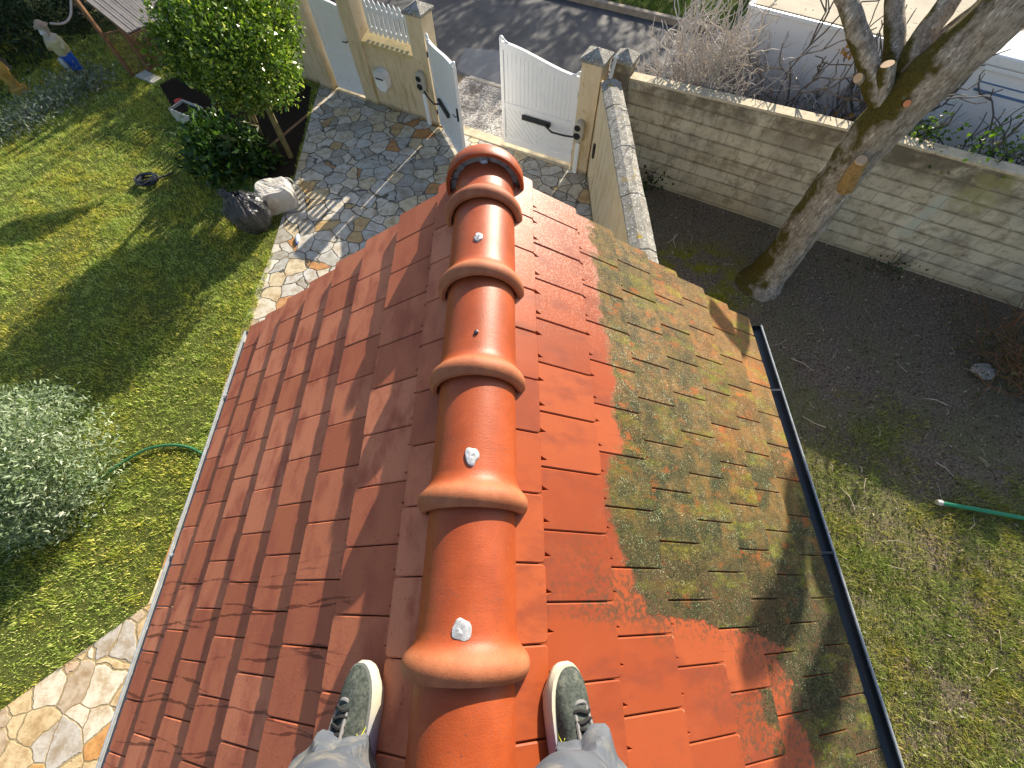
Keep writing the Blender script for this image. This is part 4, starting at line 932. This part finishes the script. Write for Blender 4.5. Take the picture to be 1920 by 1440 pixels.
# rubbish sacks
def sack(name, label, c, R, H, m, seed, crush, openm=None, cat='bag'):
    t = thing(name, label, cat, c); n, kk = 48, 26; vs = []; fs = []
    for i in range(kk+1):
        u = i/kk
        for j in range(n):
            a = 2*math.pi*j/n; e = 1+.14*noise.noise((math.cos(a)*1.1+seed, math.sin(a)*1.1, u*1.3))
            prof_ = (math.sin(min(u*1.9+.5, 1.9)))**.9 if u < .72 else .92-(u-.72)*1.05*crush
            fold = crush*.075*noise.noise((math.cos(a)*3.4, math.sin(a)*3.4+seed, u*1.2))+crush*.045*noise.noise((math.cos(a)*9, math.sin(a)*9, u*2.5+seed))*(.4+u)
            fold -= crush*.05*abs(noise.noise((a*1.6+seed, u*4+a*1.5, seed)))
            r = prof_*e+fold
            vs.append((c.x+R[0]*r*math.cos(a), c.y+R[1]*r*math.sin(a), max(.012, H*u*(1+.05*noise.noise((math.cos(a)*2, math.sin(a)*2, seed)))+.012)))
    for i in range(kk):
        for j in range(n): fs.append((i*n+j, i*n+(j+1) % n, (i+1)*n+(j+1) % n, (i+1)*n+j))
    fs.append(tuple(range(n-1, -1, -1)))
    if openm is None: fs.append(tuple(range(kk*n, (kk+1)*n)))
    else:
        base = len(vs)
        for q in range(1, 5):
            for j in range(n):
                v = vs[kk*n+j]; f_ = 1-q*.17; vs.append((c.x+(v[0]-c.x)*f_, c.y+(v[1]-c.y)*f_, v[2]-.05*q))
        for q in range(4):
            lo = kk*n if q == 0 else base+(q-1)*n; hi_ = base+q*n
            for j in range(n): fs.append((lo+j, lo+(j+1) % n, hi_+(j+1) % n, hi_+j))
        fs.append(tuple(range(base+3*n, base+4*n)))
    b = MB(); b.add(vs, fs); b.build('bag_body', m, t, True); return t
k = NM('black_bin_liner', .22, .6); k.col(k.ramp(k.noise(5, 4), [(.3, (.035, .036, .04)), (.7, (.09, .092, .098))])); k.bump(k.noise(11, 6, .6, k.map(k.P, (1, 1, .45)), 2.2), 1., .09); M_BIN = k.m
bc = G(487, 428); bag = sack('rubbish_bag', 'shiny black plastic rubbish bag standing open at the lawn edge', bc, (.36, .32), .7, M_BIN, 2.2, 2.3, 1)
b = MB(); c_ = bc+Vector((-.17, .05, .6)); b.tube([c_, c_+Vector((-.08, .03, .07)), c_+Vector((-.16, .04, .06))], [.05, .075, .03], 14, wob=.6, wf=14); b.build('tied_corner', M_BIN, bag, True)
k = NM('woven_sack', .4, .4); k.col(k.ramp(k.noise(6, 5, .65), [(.3, (.4, .37, .33)), (.7, (.62, .6, .57))])); k.bump(k.noise(5, 3, .45, k.map(k.P, (1, 2, .6)), 1.5), .7, .06)
sc_ = G(530, 385); sk = thing('white_sack', 'off-white woven rubble sack beside the black bag', 'bag', sc_)
b = MB(); n_ = 30; nn_ = 16; vs = []; fs = []
for i in range(nn_+1):
    u = i/nn_
    for j in range(n_):
        a = 2*math.pi*j/n_; sq = (abs(math.cos(a))**5+abs(math.sin(a))**5)**(-1/5)
        e = sq*(1+.1*noise.noise((math.cos(a)*1.6, math.sin(a)*1.6, u*2+4)))*(1-.28*max(u-.75, 0)*2.2)*(.93+.12*math.sin(u*2.6))
        x, y_ = .3*e*math.cos(a), .24*e*math.sin(a); vs.append((sc_.x+x*.9-y_*.4, sc_.y+y_*.9+x*.4, .012+.4*u*(1+.14*noise.noise((x*4, y_*4, 7)))))
for i in range(nn_):
    for j in range(n_): fs.append((i*n_+j, i*n_+(j+1) % n_, (i+1)*n_+(j+1) % n_, (i+1)*n_+j))
top_ = len(vs); vs.append((sc_.x, sc_.y, .40)); fs += [(nn_*n_+j, nn_*n_+(j+1) % n_, top_) for j in range(n_)]; fs.append(tuple(range(n_-1, -1, -1)))
b.add(vs, fs); b.build('sack_body', k.m, sk, True)
b = MB(); b.tube(smooth_path([sc_+Vector((.12, .2, .38)), sc_+Vector((.24, .24, .36)), sc_+Vector((.36, .18, .2)), sc_+Vector((.4, .12, .03))], 5), .012, 6); b.build('sack_strap', k.m, sk, True)
bt_ = G(560, 452); bot = thing('clear_bottle', 'small clear plastic bottle lying on the paving near the sacks', 'bottle', bt_)
b = MB(); b.tube([bt_+Vector((-.02, .1, .035)), bt_+Vector((-.01, .02, .035)), bt_+Vector((0, -.04, .035)), bt_+Vector((.0, -.07, .035))], [.034, .036, .03, .013], 12); b.build('bottle_body', simple('clear_plastic', (.5, .55, .6), .15, .2, 9, .6), bot, True)
b = MB(); b.tube([bt_+Vector((0, -.07, .035)), bt_+Vector((0, -.095, .035))], .015, 10); b.build('bottle_cap', M_BLUEP, bot)
# hoses
M_GH = simple('green_hose', (.03, .14, .06), .4, .2, 8, .5)
h1 = thing('garden_hose', 'green garden hose curving over the lawn to the pale gutter', 'hose', G(270, 845))
b = MB(); b.tube(smooth_path([G(x, y, z) for x, y, z in ((100, 985, .02), (135, 942, .03), (160, 918, .05), (200, 888, .06), (262, 848, .06), (310, 835, .05), (352, 838, .04), (385, 853, .03), (450, 880, .02))], 6), .02, 8); b.build('hose_body', M_GH, h1, True)
h2 = thing('garden_pole', 'bright green pole with a pale tip lying in the yard at right', 'pole', G(1840, 955))
b = MB(); a_, c_ = G(1765, 943, .06), G(1990, 985, .05); b.tube(smooth_path([a_, a_.lerp(c_, .4)+Vector((0, 0, .01)), c_], 5), .026, 10); b.build('shaft', simple('bright_green', (.01, .22, .1), .4, .1, 8, .5), h2, True)
b = MB(); d_ = (a_-c_).normalized(); b.tube([a_, a_+d_*.05], [.036, .03], 10); b.build('tip', M_BEARD, h2, True)
bp = G(1880, 690); bp2 = thing('brush_pile', 'low pile of brown cut twigs and moss at the right edge of the yard', 'brush pile', bp)
b = MB()
for i in range(70):
    p = bp+Vector((random.gauss(.15, .35), random.gauss(0, .3), random.uniform(.02, .3))); branch(b, p, (random.gauss(0, 1), random.gauss(0, 1), random.gauss(.1, .3)), .5, .007, 1, .5, .2, n=4)
b.build('twigs', simple('rusty_twigs', (.17, .09, .045), .9, .5, 15), bp2)
pts = np.array(bp)+rng.normal(size=(900, 3))*[.4, .34, .09]+[.12, 0, .1]; leaves('moss', pts, np.tile([0, 0, .5], (900, 1)), .06, .3, foliage('moss_tuft', (.05, .06, .015), (.16, .16, .04)), bp2)
rk = G(1838, 700); ro = thing('field_stone', 'pale mossy stone beside the brush pile', 'stone', rk)
bm = bmesh.new(); bmesh.ops.create_icosphere(bm, subdivisions=4, radius=.13)
for v in bm.verts: v.co = Vector((v.co.x*1.2, v.co.y*.85, v.co.z*.6))*(1+.45*noise.noise(v.co*9))+rk+Vector((0, 0, .05))
me = bpy.data.meshes.new('stone_body'); bm.to_mesh(me); bm.free(); link('stone_body', me, M_COP, ro, True)
# ---------------------------------------------------------------- the person standing astride the ridge
def roofpt(dx, y, s, h=0.0):
    a = dx/CP; return Vector((XA+s*(a*CP+h*SP), y, ZA-a*SP+h*CP))
M_KNIT = NM('grey_knit', .85, .2); _n = M_KNIT.noise(120, 3, .6)
M_KNIT.col(M_KNIT.mix(M_KNIT.step(M_KNIT.noise(25, 4, .7), .5, .72), M_KNIT.ramp(_n, [(.35, (.03, .038, .033)), (.65, (.075, .086, .074))]), (.13, .14, .115))); M_KNIT.bump(_n, .5, .002); M_KNIT = M_KNIT.m
k = NM('worn_midsole', .7, .25); _z = k.xyz()
k.col(k.mix(k.step(_z[1], .2, .12), (.5, .48, .37), (.33, .32, .41))); k.bump(k.op('FRACT', k.op('MULTIPLY', k.op('ADD', _z[1], _z[2]), 90.)), .35, .003); M_SOLE = k.m
M_LACE = simple('black_lace', (.018, .018, .018), .9, .3, 60); M_YEL = simple('yellow_trim', (.45, .44, .05), .5, .1); M_GREYT = simple('grey_trim', (.17, .165, .165), .8, .2)
k = NM('grey_trouser_cloth', .85, .25); P_ = k.geo.outputs['Position']
c_ = k.ramp(k.noise(6, 5, .6, P_), [(.3, (.06, .073, .095)), (.7, (.11, .125, .15))]); c_ = k.mix(k.op('MULTIPLY', k.step(k.noise(7, 5, .7, k.map(P_, loc=(4, 2, 7))), .5, .66), .55), c_, (.24, .22, .18))
k.col(c_); k.bump(k.op('ADD', k.noise(420, 2, .5, P_), k.op('MULTIPLY', k.noise(16, 3, .5, P_), 1.2)), .22, .004); M_TROU = k.m
per = thing('person', 'person in grey trousers and dark green-grey running shoes standing astride the roof ridge', 'person', (XA, -.35, CAMZ-1.4))
ank = {}
def shoe(s, toe, yaw, roll):
    nrm = Vector((s*SP, 0, CP)); up = nrm.lerp(Vector((0, 0, 1)), roll).normalized()
    f = Matrix.Rotation(yaw, 3, up) @ Vector((0, 1, 0)); r = f.cross(up).normalized(); f = up.cross(r)
    M = Matrix((r, f, up)).transposed().to_4x4(); org = toe-f*.29; M.translation = org
    o = bpy.data.objects.new('shoe', None)
    sec = [(-.004, .020, .05), (.01, .031, .078), (.05, .037, .088), (.09, .040, .086), (.13, .0435, .083), (.165, .047, .077), (.2, .0495, .069), (.23, .048, .061), (.255, .042, .051), (.274, .031, .041), (.285, .02, .033), (.291, .006, .026)]
    n = 18; b = MB(); ins = -s                                            # inner side of this shoe in local x
    def P(y, w, h, a): 
        cx = ins*.006*math.sin(y*9); x = math.copysign(abs(math.cos(a))**.75, math.cos(a))*w+cx; z = .024+(h-.024)*abs(math.sin(a))**.85
        return (x, y, z)
    for (y, w, h) in sec:
        for j in range(n+1): b.v.append(P(y, w, h, math.pi*j/n))
    for i in range(len(sec)-1):
        for j in range(n): b.f.append((i*(n+1)+j, i*(n+1)+j+1, (i+1)*(n+1)+j+1, (i+1)*(n+1)+j))
    up_ = b.build('shoe', M_KNIT, None, True); up_.parent = per; up_.matrix_parent_inverse = tmat(per).inverted(); up_.matrix_basis = M
    ss = up_.modifiers.new('sub', 'SUBSURF'); ss.levels = 1; ss.render_levels = 2
    def part(bb, name, m, smooth=True, bev=0): 
        q = bb.build(name, m, None, smooth, bev); q.parent = up_; return q
    b = MB(); out = []
    for (y, w, h) in sec: out.append((ins*.006*math.sin(y*9)+w+(.011 if ins > 0 else -.001), y))
    ol = out+[(ins*.006*math.sin(y*9)-w-(.011 if ins < 0 else -.001), y) for y, w, h in reversed(sec)]
    m_ = len(ol); lev = [(-.012, .93), (-.008, .98), (.008, 1.04), (.022, 1.03), (.034, .97)]
    for z, e in lev: b.v += [(x*e, .14+(y-.14)*(1+(e-1)*.4), z+(.012 if y > .25 else 0)*(z < .01)) for x, y in ol]
    for i in range(len(lev)-1): b.f += [(i*m_+j, i*m_+(j+1) % m_, (i+1)*m_+(j+1) % m_, (i+1)*m_+j) for j in range(m_)]
    b.f += [tuple(range(m_)), tuple(range(len(lev)*m_-1, (len(lev)-1)*m_-1, -1))]
    part(b, 'midsole', M_SOLE)
    hz_ = lambda y: np.interp(y, [q[0] for q in sec], [q[2] for q in sec])
    b = MB(); th = ins*.0
    b.tube([(th-.018, .205, hz_(.205)-.008), (th-.02, .17, hz_(.17)-.001), (th-.021, .13, hz_(.13)+.001)], .005, 7, flat=1)
    b.tube([(th+.018, .205, hz_(.205)-.008), (th+.02, .17, hz_(.17)-.001), (th+.021, .13, hz_(.13)+.001)], .005, 7)
    b.tube(smooth_path([(-.018, .205, hz_(.205)-.008), (-.008, .212, hz_(.212)-.001), (.008, .212, hz_(.212)-.001), (.018, .205, hz_(.205)-.008)], 3), .005, 7); part(b, 'eyelet_stay', M_GREYT)
    b = MB()
    for i, y in enumerate((.195, .178, .161, .144, .127)):
        z = hz_(y)
        b.tube(smooth_path([(-.024, y, z-.004), (-.01, y+.003*(-1)**i, z+.004), (.01, y-.003*(-1)**i, z+.004), (.024, y, z-.004)], 3), .0042, 6)
    b.tube(smooth_path([(0, .125, hz_(.125)+.006), (.02*s, .115, .098), (.045*s, .10, .085), (.05*s, .085, .07)], 4), .0038, 6)
    b.tube(smooth_path([(0, .125, hz_(.125)+.006), (.022*s, .122, .096), (.04*s, .12, .083), (.02*s, .118, .09)], 4), .0038, 6); part(b, 'laces', M_LACE)
    b = MB()
    def side(y, a): 
        w, h = np.interp(y, [q[0] for q in sec], [q[1] for q in sec]), hz_(y); p = P(y, w+.0015, h+.0015, a if ins > 0 else math.pi-a); return p
    for l_ in ([(.158, .1), (.142, .26), (.128, .5)], [(.146, .1), (.13, .26), (.116, .5)], [(.112, .1), (.128, .3), (.146, .52)], [(.1, .12), (.116, .3), (.13, .44)]):
        b.tube(smooth_path([side(y, a) for y, a in l_], 4), .0013, 6)
    part(b, 'side_stripes', M_YEL)
    ank[s] = M
    return up_
shoe(-1, roofpt(.278, -.165, -1, .018), math.radians(1), .2); shoe(1, roofpt(.234, -.163, 1, .018), math.radians(2), .2)
def leg(s):
    M = ank[s]; a0 = M @ Vector((-s*.004, .055, .082)); kn = Vector((XA+s*.2, -.36, CAMZ-.92)); hip = Vector((XA+s*.1, -.40, CAMZ-.5))
    P_ = smooth_path([a0+Vector((0, .004, -.012)), a0+Vector((-s*.012, -.008, .05)), a0+Vector((-s*.03, -.02, .14)), a0.lerp(kn, .6), kn, kn.lerp(hip, .5), hip], 16)
    n = 72; b = MB(); up = None; vs = []
    rr = np.interp(np.linspace(0, 1, len(P_)), [0, .06, .17, .33, .66, 1], [.086, .087, .087, .082, .09, .115])
    for i, p in enumerate(P_):
        d = (P_[min(i+1, len(P_)-1)]-P_[max(i-1, 0)]).normalized(); u_ = Vector((0, 1, 0)); u_ = (u_-d*u_.dot(d)).normalized(); sd = u_.cross(d)
        hgt = (p-a0).length
        for j in range(n):
            a = 2*math.pi*j/n; r = rr[i]
            q = Vector((math.cos(a)*2.2, math.sin(a)*2.2, hgt*7+s*3))
            f_ = .012*noise.noise(q*.7)
            f_ += .006*math.sin(a*2+hgt*18+s)*max(0, 1-hgt/.3)
            for (pa, ph_, sl_, am, wd, hl) in ((.35, .05, -3.5, .015, .13, .11), (-.55, .07, 4., .014, .12, .12), (1.15, .04, -2., .012, .15, .09), (-1.3, .06, 2.5, .013, .14, .1), (0., .14, 5., .013, .14, .07), (-.1, .03, 1.5, -.012, .16, .07), (2.3, .05, 2., .012, .2, .1), (-2.3, .06, -2., .012, .2, .1)):
                da_ = (a-(pa*s+sl_*s*(hgt-ph_))+math.pi) % (2*math.pi)-math.pi
                f_ += am*math.exp(-abs(da_/wd)**1.5)*math.exp(-((hgt-ph_)/hl)**2)
            dz = (.022*math.cos(a)+.002*math.sin(3*a+s)) if i < 5 else 0     # hem hangs a little lower in front
            vs.append(p+(u_*math.cos(a)*1.12+sd*math.sin(a)*.98)*(r+f_)-d*dz)
    k_ = len(P_); b.add(vs, [(i*n+j, i*n+(j+1) % n, (i+1)*n+(j+1) % n, (i+1)*n+j) for i in range(k_-1) for j in range(n)]+[tuple(range((k_-1)*n, k_*n))])
    return b
o = None
b = MB()
for s in (-1, 1):
    l_ = leg(s); b.add(l_.v, l_.f)
b.tube([Vector((XA, -.4, CAMZ-.62)), Vector((XA, -.4, CAMZ-.52)), Vector((XA, -.41, CAMZ-.4)), Vector((XA, -.42, CAMZ-.32))], [.09, .17, .165, .15], 24, flat=1.1)
tro = b.build('trousers', M_TROU, per, True); sf = tro.modifiers.new('thick', 'SOLIDIFY'); sf.thickness = .004; sf.offset = 1
b = MB(); b.tube([Vector((XA, -.42, CAMZ-.34)), Vector((XA, -.41, CAMZ-.2)), Vector((XA, -.40, CAMZ-.03)), Vector((XA, -.41, CAMZ+.06)), Vector((XA, -.41, CAMZ+.1))], [.15, .155, .165, .12, .06], 24, flat=1.2)
for s in (-1, 1): b.tube(smooth_path([Vector((XA+s*.15, -.41, CAMZ+.03)), Vector((XA+s*.25, -.42, CAMZ-.06)), Vector((XA+s*.3, -.36, CAMZ-.22)), Vector((XA+s*.24, -.2, CAMZ-.06))], 5), [.065]*6+[.058]*5+[.045]*5, 14)
b.build('jacket', simple('dark_jacket', (.05, .055, .07), .8, .2, 15), per, True)
bm = bmesh.new(); sk_ = bm.verts.layers.skin.verify(); idx = {}
def jv(nm, p, r): v = bm.verts.new(p); v[sk_].radius = (r, r); idx[nm] = v; return v
def je(a, c): bm.edges.new((idx[a], idx[c]))
jv('pelvis', (XA, -.41, CAMZ-.46), .12); jv('chest', (XA, -.40, CAMZ-.1), .13); jv('neck', (XA, -.41, CAMZ+.1), .05); jv('head', (XA, -.37, CAMZ+.2), .085); jv('crown', (XA, -.38, CAMZ+.3), .07)
for a_, c_ in (('pelvis', 'chest'), ('chest', 'neck'), ('neck', 'head'), ('head', 'crown')): je(a_, c_)
for s in (-1, 1):
    k_ = str(s)
    jv('hip'+k_, (XA+s*.1, -.4, CAMZ-.52), .085); jv('knee'+k_, (XA+s*.23, -.31, CAMZ-.92), .055); a_ = ank[s] @ Vector((0, .06, .08)); jv('ankle'+k_, a_, .035)
    je('pelvis', 'hip'+k_); je('hip'+k_, 'knee'+k_); je('knee'+k_, 'ankle'+k_)
    jv('sh'+k_, (XA+s*.17, -.41, CAMZ+.03), .05); jv('el'+k_, (XA+s*.3, -.36, CAMZ-.22), .04); jv('wr'+k_, (XA+s*.24, -.17, CAMZ-.03), .026); jv('pa'+k_, (XA+s*.215, -.1, CAMZ+.03), .03)
    je('chest', 'sh'+k_); je('sh'+k_, 'el'+k_); je('el'+k_, 'wr'+k_); je('wr'+k_, 'pa'+k_)
    for i in range(5):
        q = Vector((XA+s*(.2-.01*i), -.06-.004*abs(i-2), CAMZ+.065-.02*i)) if i else Vector((XA+s*.19, -.12, CAMZ+.075))
        jv(f'f{i}'+k_, q, .0085); jv(f'g{i}'+k_, q+Vector((-s*.03, .012, .004)), .008); jv(f'h{i}'+k_, q+Vector((-s*.052, .004, .002)), .007)
        je('pa'+k_, f'f{i}'+k_); je(f'f{i}'+k_, f'g{i}'+k_); je(f'g{i}'+k_, f'h{i}'+k_)
idx['pelvis'][sk_].use_root = True
me = bpy.data.meshes.new('body'); bm.to_mesh(me); bm.free(); me.materials.append(simple('skin', (.5, .3, .22), .6, .08))
bo2 = bpy.data.objects.new('body', me); C.objects.link(bo2); bo2.parent = per; bo2.matrix_parent_inverse = tmat(per).inverted()
bo2.modifiers.new('skin', 'SKIN'); bo2.modifiers.new('sub', 'SUBSURF').render_levels = 2
# ---------------------------------------------------------------- grass, litter
def inside(p, poly):
    x, y = p[:, 0], p[:, 1]; r = np.zeros(len(p), bool); n = len(poly)
    for i in range(n):
        (x1, y1), (x2, y2) = poly[i][:2], poly[(i+1) % n][:2]
        c = ((y1 > y) != (y2 > y)); xi = (x2-x1)*(y-y1)/((y2-y1) if y2 != y1 else 1e-9)+x1; r ^= c & (x < xi)
    return r
def nz(p, f, o=0): return np.array([noise.noise((x*f+o, y*f, o)) for x, y in p[:, :2]])
def blades(name, p, h, w, m, z=.006, lean=.9):
    n = len(p); a = rng.random(n)*2*np.pi; d = np.stack([np.cos(a), np.sin(a)], 1); b_ = rng.random(n)*2*np.pi
    hh = h*(.55+.9*rng.random(n)); ww = w*(.6+.8*rng.random(n)); l = lean*hh*rng.random(n); base = np.column_stack([p[:, :2], np.full(n, z)])
    o_ = np.column_stack([d*ww[:, None]*.5, np.zeros(n)]); tip = base+np.column_stack([np.cos(b_)*l, np.sin(b_)*l, hh])
    o = np_mesh(name, np.stack([base-o_, base+o_, tip], 1).reshape(-1, 3), 3, m); o['kind'] = 'stuff'; return o
M_GR = m_grass('lawn_grass', (.14, .24, .03), (.4, .53, .08), (.9, .87, .37))
p = np.column_stack([rng.uniform(-13.5, -3.95, 520000), rng.uniform(-2.2, 12.5, 520000)])
pv = PAVE; k_ = inside(p, LAWN) & ~inside(p, pv) & ~inside(p, [(v.x, v.y) for v in bed])
fray = np.column_stack([rng.uniform(-4.25, -4.0, 9000), rng.uniform(1.2, 5.2, 9000)]); p = np.concatenate([p[k_], fray[inside(fray, [(-4.3, 1), (-4.06, 1), (-4.1, 5.2), (-4.3, 5.2)])]])
p = p[rng.random(len(p)) < .86+.55*nz(p, 2.1, 6)+.4*nz(p, 7, 2)]; hm = .034*(1+.8*nz(p, 1.1)+1.2*nz(p, 6, 3)+.7*nz(p, 13, 8)); blades('lawn_grass', p, np.clip(hm, .01, .085), .0085, M_GR)
M_GR2 = m_grass('yard_grass', (.1, .17, .025), (.28, .38, .06), (.66, .62, .27))
p = np.column_stack([rng.uniform(1.6, 8.5, 340000), rng.uniform(-2.6, 5.6, 340000)])
side = (p[:, 0]-bo.x)*.487+(p[:, 1]-bo.y)*.8734
dens = np.clip((4.5-(p[:, 1]+.5*p[:, 0]))*.42, -.4, .9)+.6*np.exp(-((p[:, 0]-2.1)/.8)**2)*(p[:, 1] < 4.2)+.75*nz(p, .9, 5)+.5*nz(p, 3.5, 9)
k_ = (side < -.15) & (dens > rng.random(len(p))*.95-.02); p = p[k_]
hm = .042*(1+.8*nz(p, 1.6)+.9*nz(p, 5, 3)); blades('yard_grass', p, np.clip(hm, .012, .12), .007, M_GR2, .003, 1.3)
v = rng.random((26000, 2)); p = np.array([[*street(-9+24*a_, 5.95+4.5*c_**1.3)[:2]] for a_, c_ in v]); blades('verge_grass', p, np.full(len(p), .13)*(1+.8*nz(p, 2)), .02, foliage('verge_leaf', (.03, .07, .012), (.1, .17, .025), (.22, .28, .04)), .1)
n = 26000; p = np.column_stack([rng.uniform(1.65, 8.5, n), rng.uniform(-1.5, 6.6, n), np.full(n, .012)]); p = p[((p[:, 0]-bo.x)*.487+(p[:, 1]-bo.y)*.8734) < -.05]
o = leaves('bark_litter', p+rng.random(p.shape)*[0, 0, .02], np.zeros_like(p)+[.01, 0, 0], .038, .35, foliage('litter', (.035, .024, .018), (.2, .15, .11), (.6, .52, .44), .9, .05), jit=1); o['kind'] = 'stuff'
b = MB()
for i in range(300):
    x, y = random.uniform(1.8, 8.3), random.uniform(-1.8, 5.8)
    if (x-bo.x)*.487+(y-bo.y)*.8734 > -.15: continue
    a = random.uniform(0, 6.28); L = random.choice((.05, .06, .08, .1, .14, .28))*random.uniform(.6, 1.2); r = .0025+L*.02*random.random()
    q = Vector((x, y, .03)); d = Vector((math.cos(a), math.sin(a), 0)); e = Vector((-d.y, d.x, 0))*L*random.uniform(-.15, .15)
    b.tube([q, q+d*L*.5+e+Vector((0, 0, .012)), q+d*L], [r, r*.9, r*.6], 5)
o = b.build('twig_litter', simple('bleached_twigs', (.45, .38, .29), .85, .4, 20)); o['kind'] = 'stuff'
# ---------------------------------------------------------------- trees across the road whose shade falls on it (out of view)
M_FAR = foliage('street_leaf', (.03, .06, .012), (.1, .16, .03))
def street_tree(c, R, z0, z1, n, label, depth=5):
    t = thing('street_tree', label, 'tree', c); b = MB(); b.tube([c, c+Vector((0, 0, z0)), c+Vector((.1, 0, z0+.8))], [.16, .13, .09], 10)
    b.build('trunk', M_BARK, t, True); b = MB()
    for i in range(15):
        a = random.uniform(0, 6.28); branch(b, c+Vector((0, 0, z0+random.uniform(-.1, .8))), (math.cos(a), math.sin(a), random.uniform(.1, .9)), R*.62, .04, 4, .4, .15, n=4, shrink=.7)
    b.build('branches', M_BARK, t)
    lob = [[c.x+random.gauss(0, R*.45), c.y+random.gauss(0, R*.45), random.uniform(z0, z1), random.uniform(.35, .75)] for _ in range(34)]
    pts, d = crown_points(lob, n, .2); leaves('crown', pts, d, .16, .55, M_FAR, t); return t
SH = Vector((math.sin(SUN_AZ), math.cos(SUN_AZ), 0))
for (s, d, D, R, z0, z1, n) in ((-2.2, 3.3, 12.2, 2.0, 4.2, 6.4, 2600), (1.2, 3.9, 12.0, 2.2, 4.3, 6.3, 2400), (4.4, 3.4, 12.5, 2.1, 4.4, 6.5, 2200), (7.6, 4.2, 12., 2.2, 4., 6.4, 2400)):
    t_ = street_tree(street(s, d)+SH*D, R, z0, z1, n, 'leafy street tree beyond the far verge of the road'); t_['group'] = 'trees across the road'
for (p_, R, z0, z1, n) in ((Vector((-6.8, 16.6, 0)), 2.2, .9, 3.6, 6500), (Vector((-9.8, 17.0, 0)), 2.4, .9, 4.3, 7500), (Vector((-3.6, 17.0, 0)), 1.6, 1.6, 3.0, 2500)):  # unseen crowns added only to cast shade over the garden corner
    t_ = street_tree(p_, R, z0, z1, n, 'dense unseen tree added to shade the left corner of the garden'); t_['group'] = 'unseen shade trees at the garden corner'
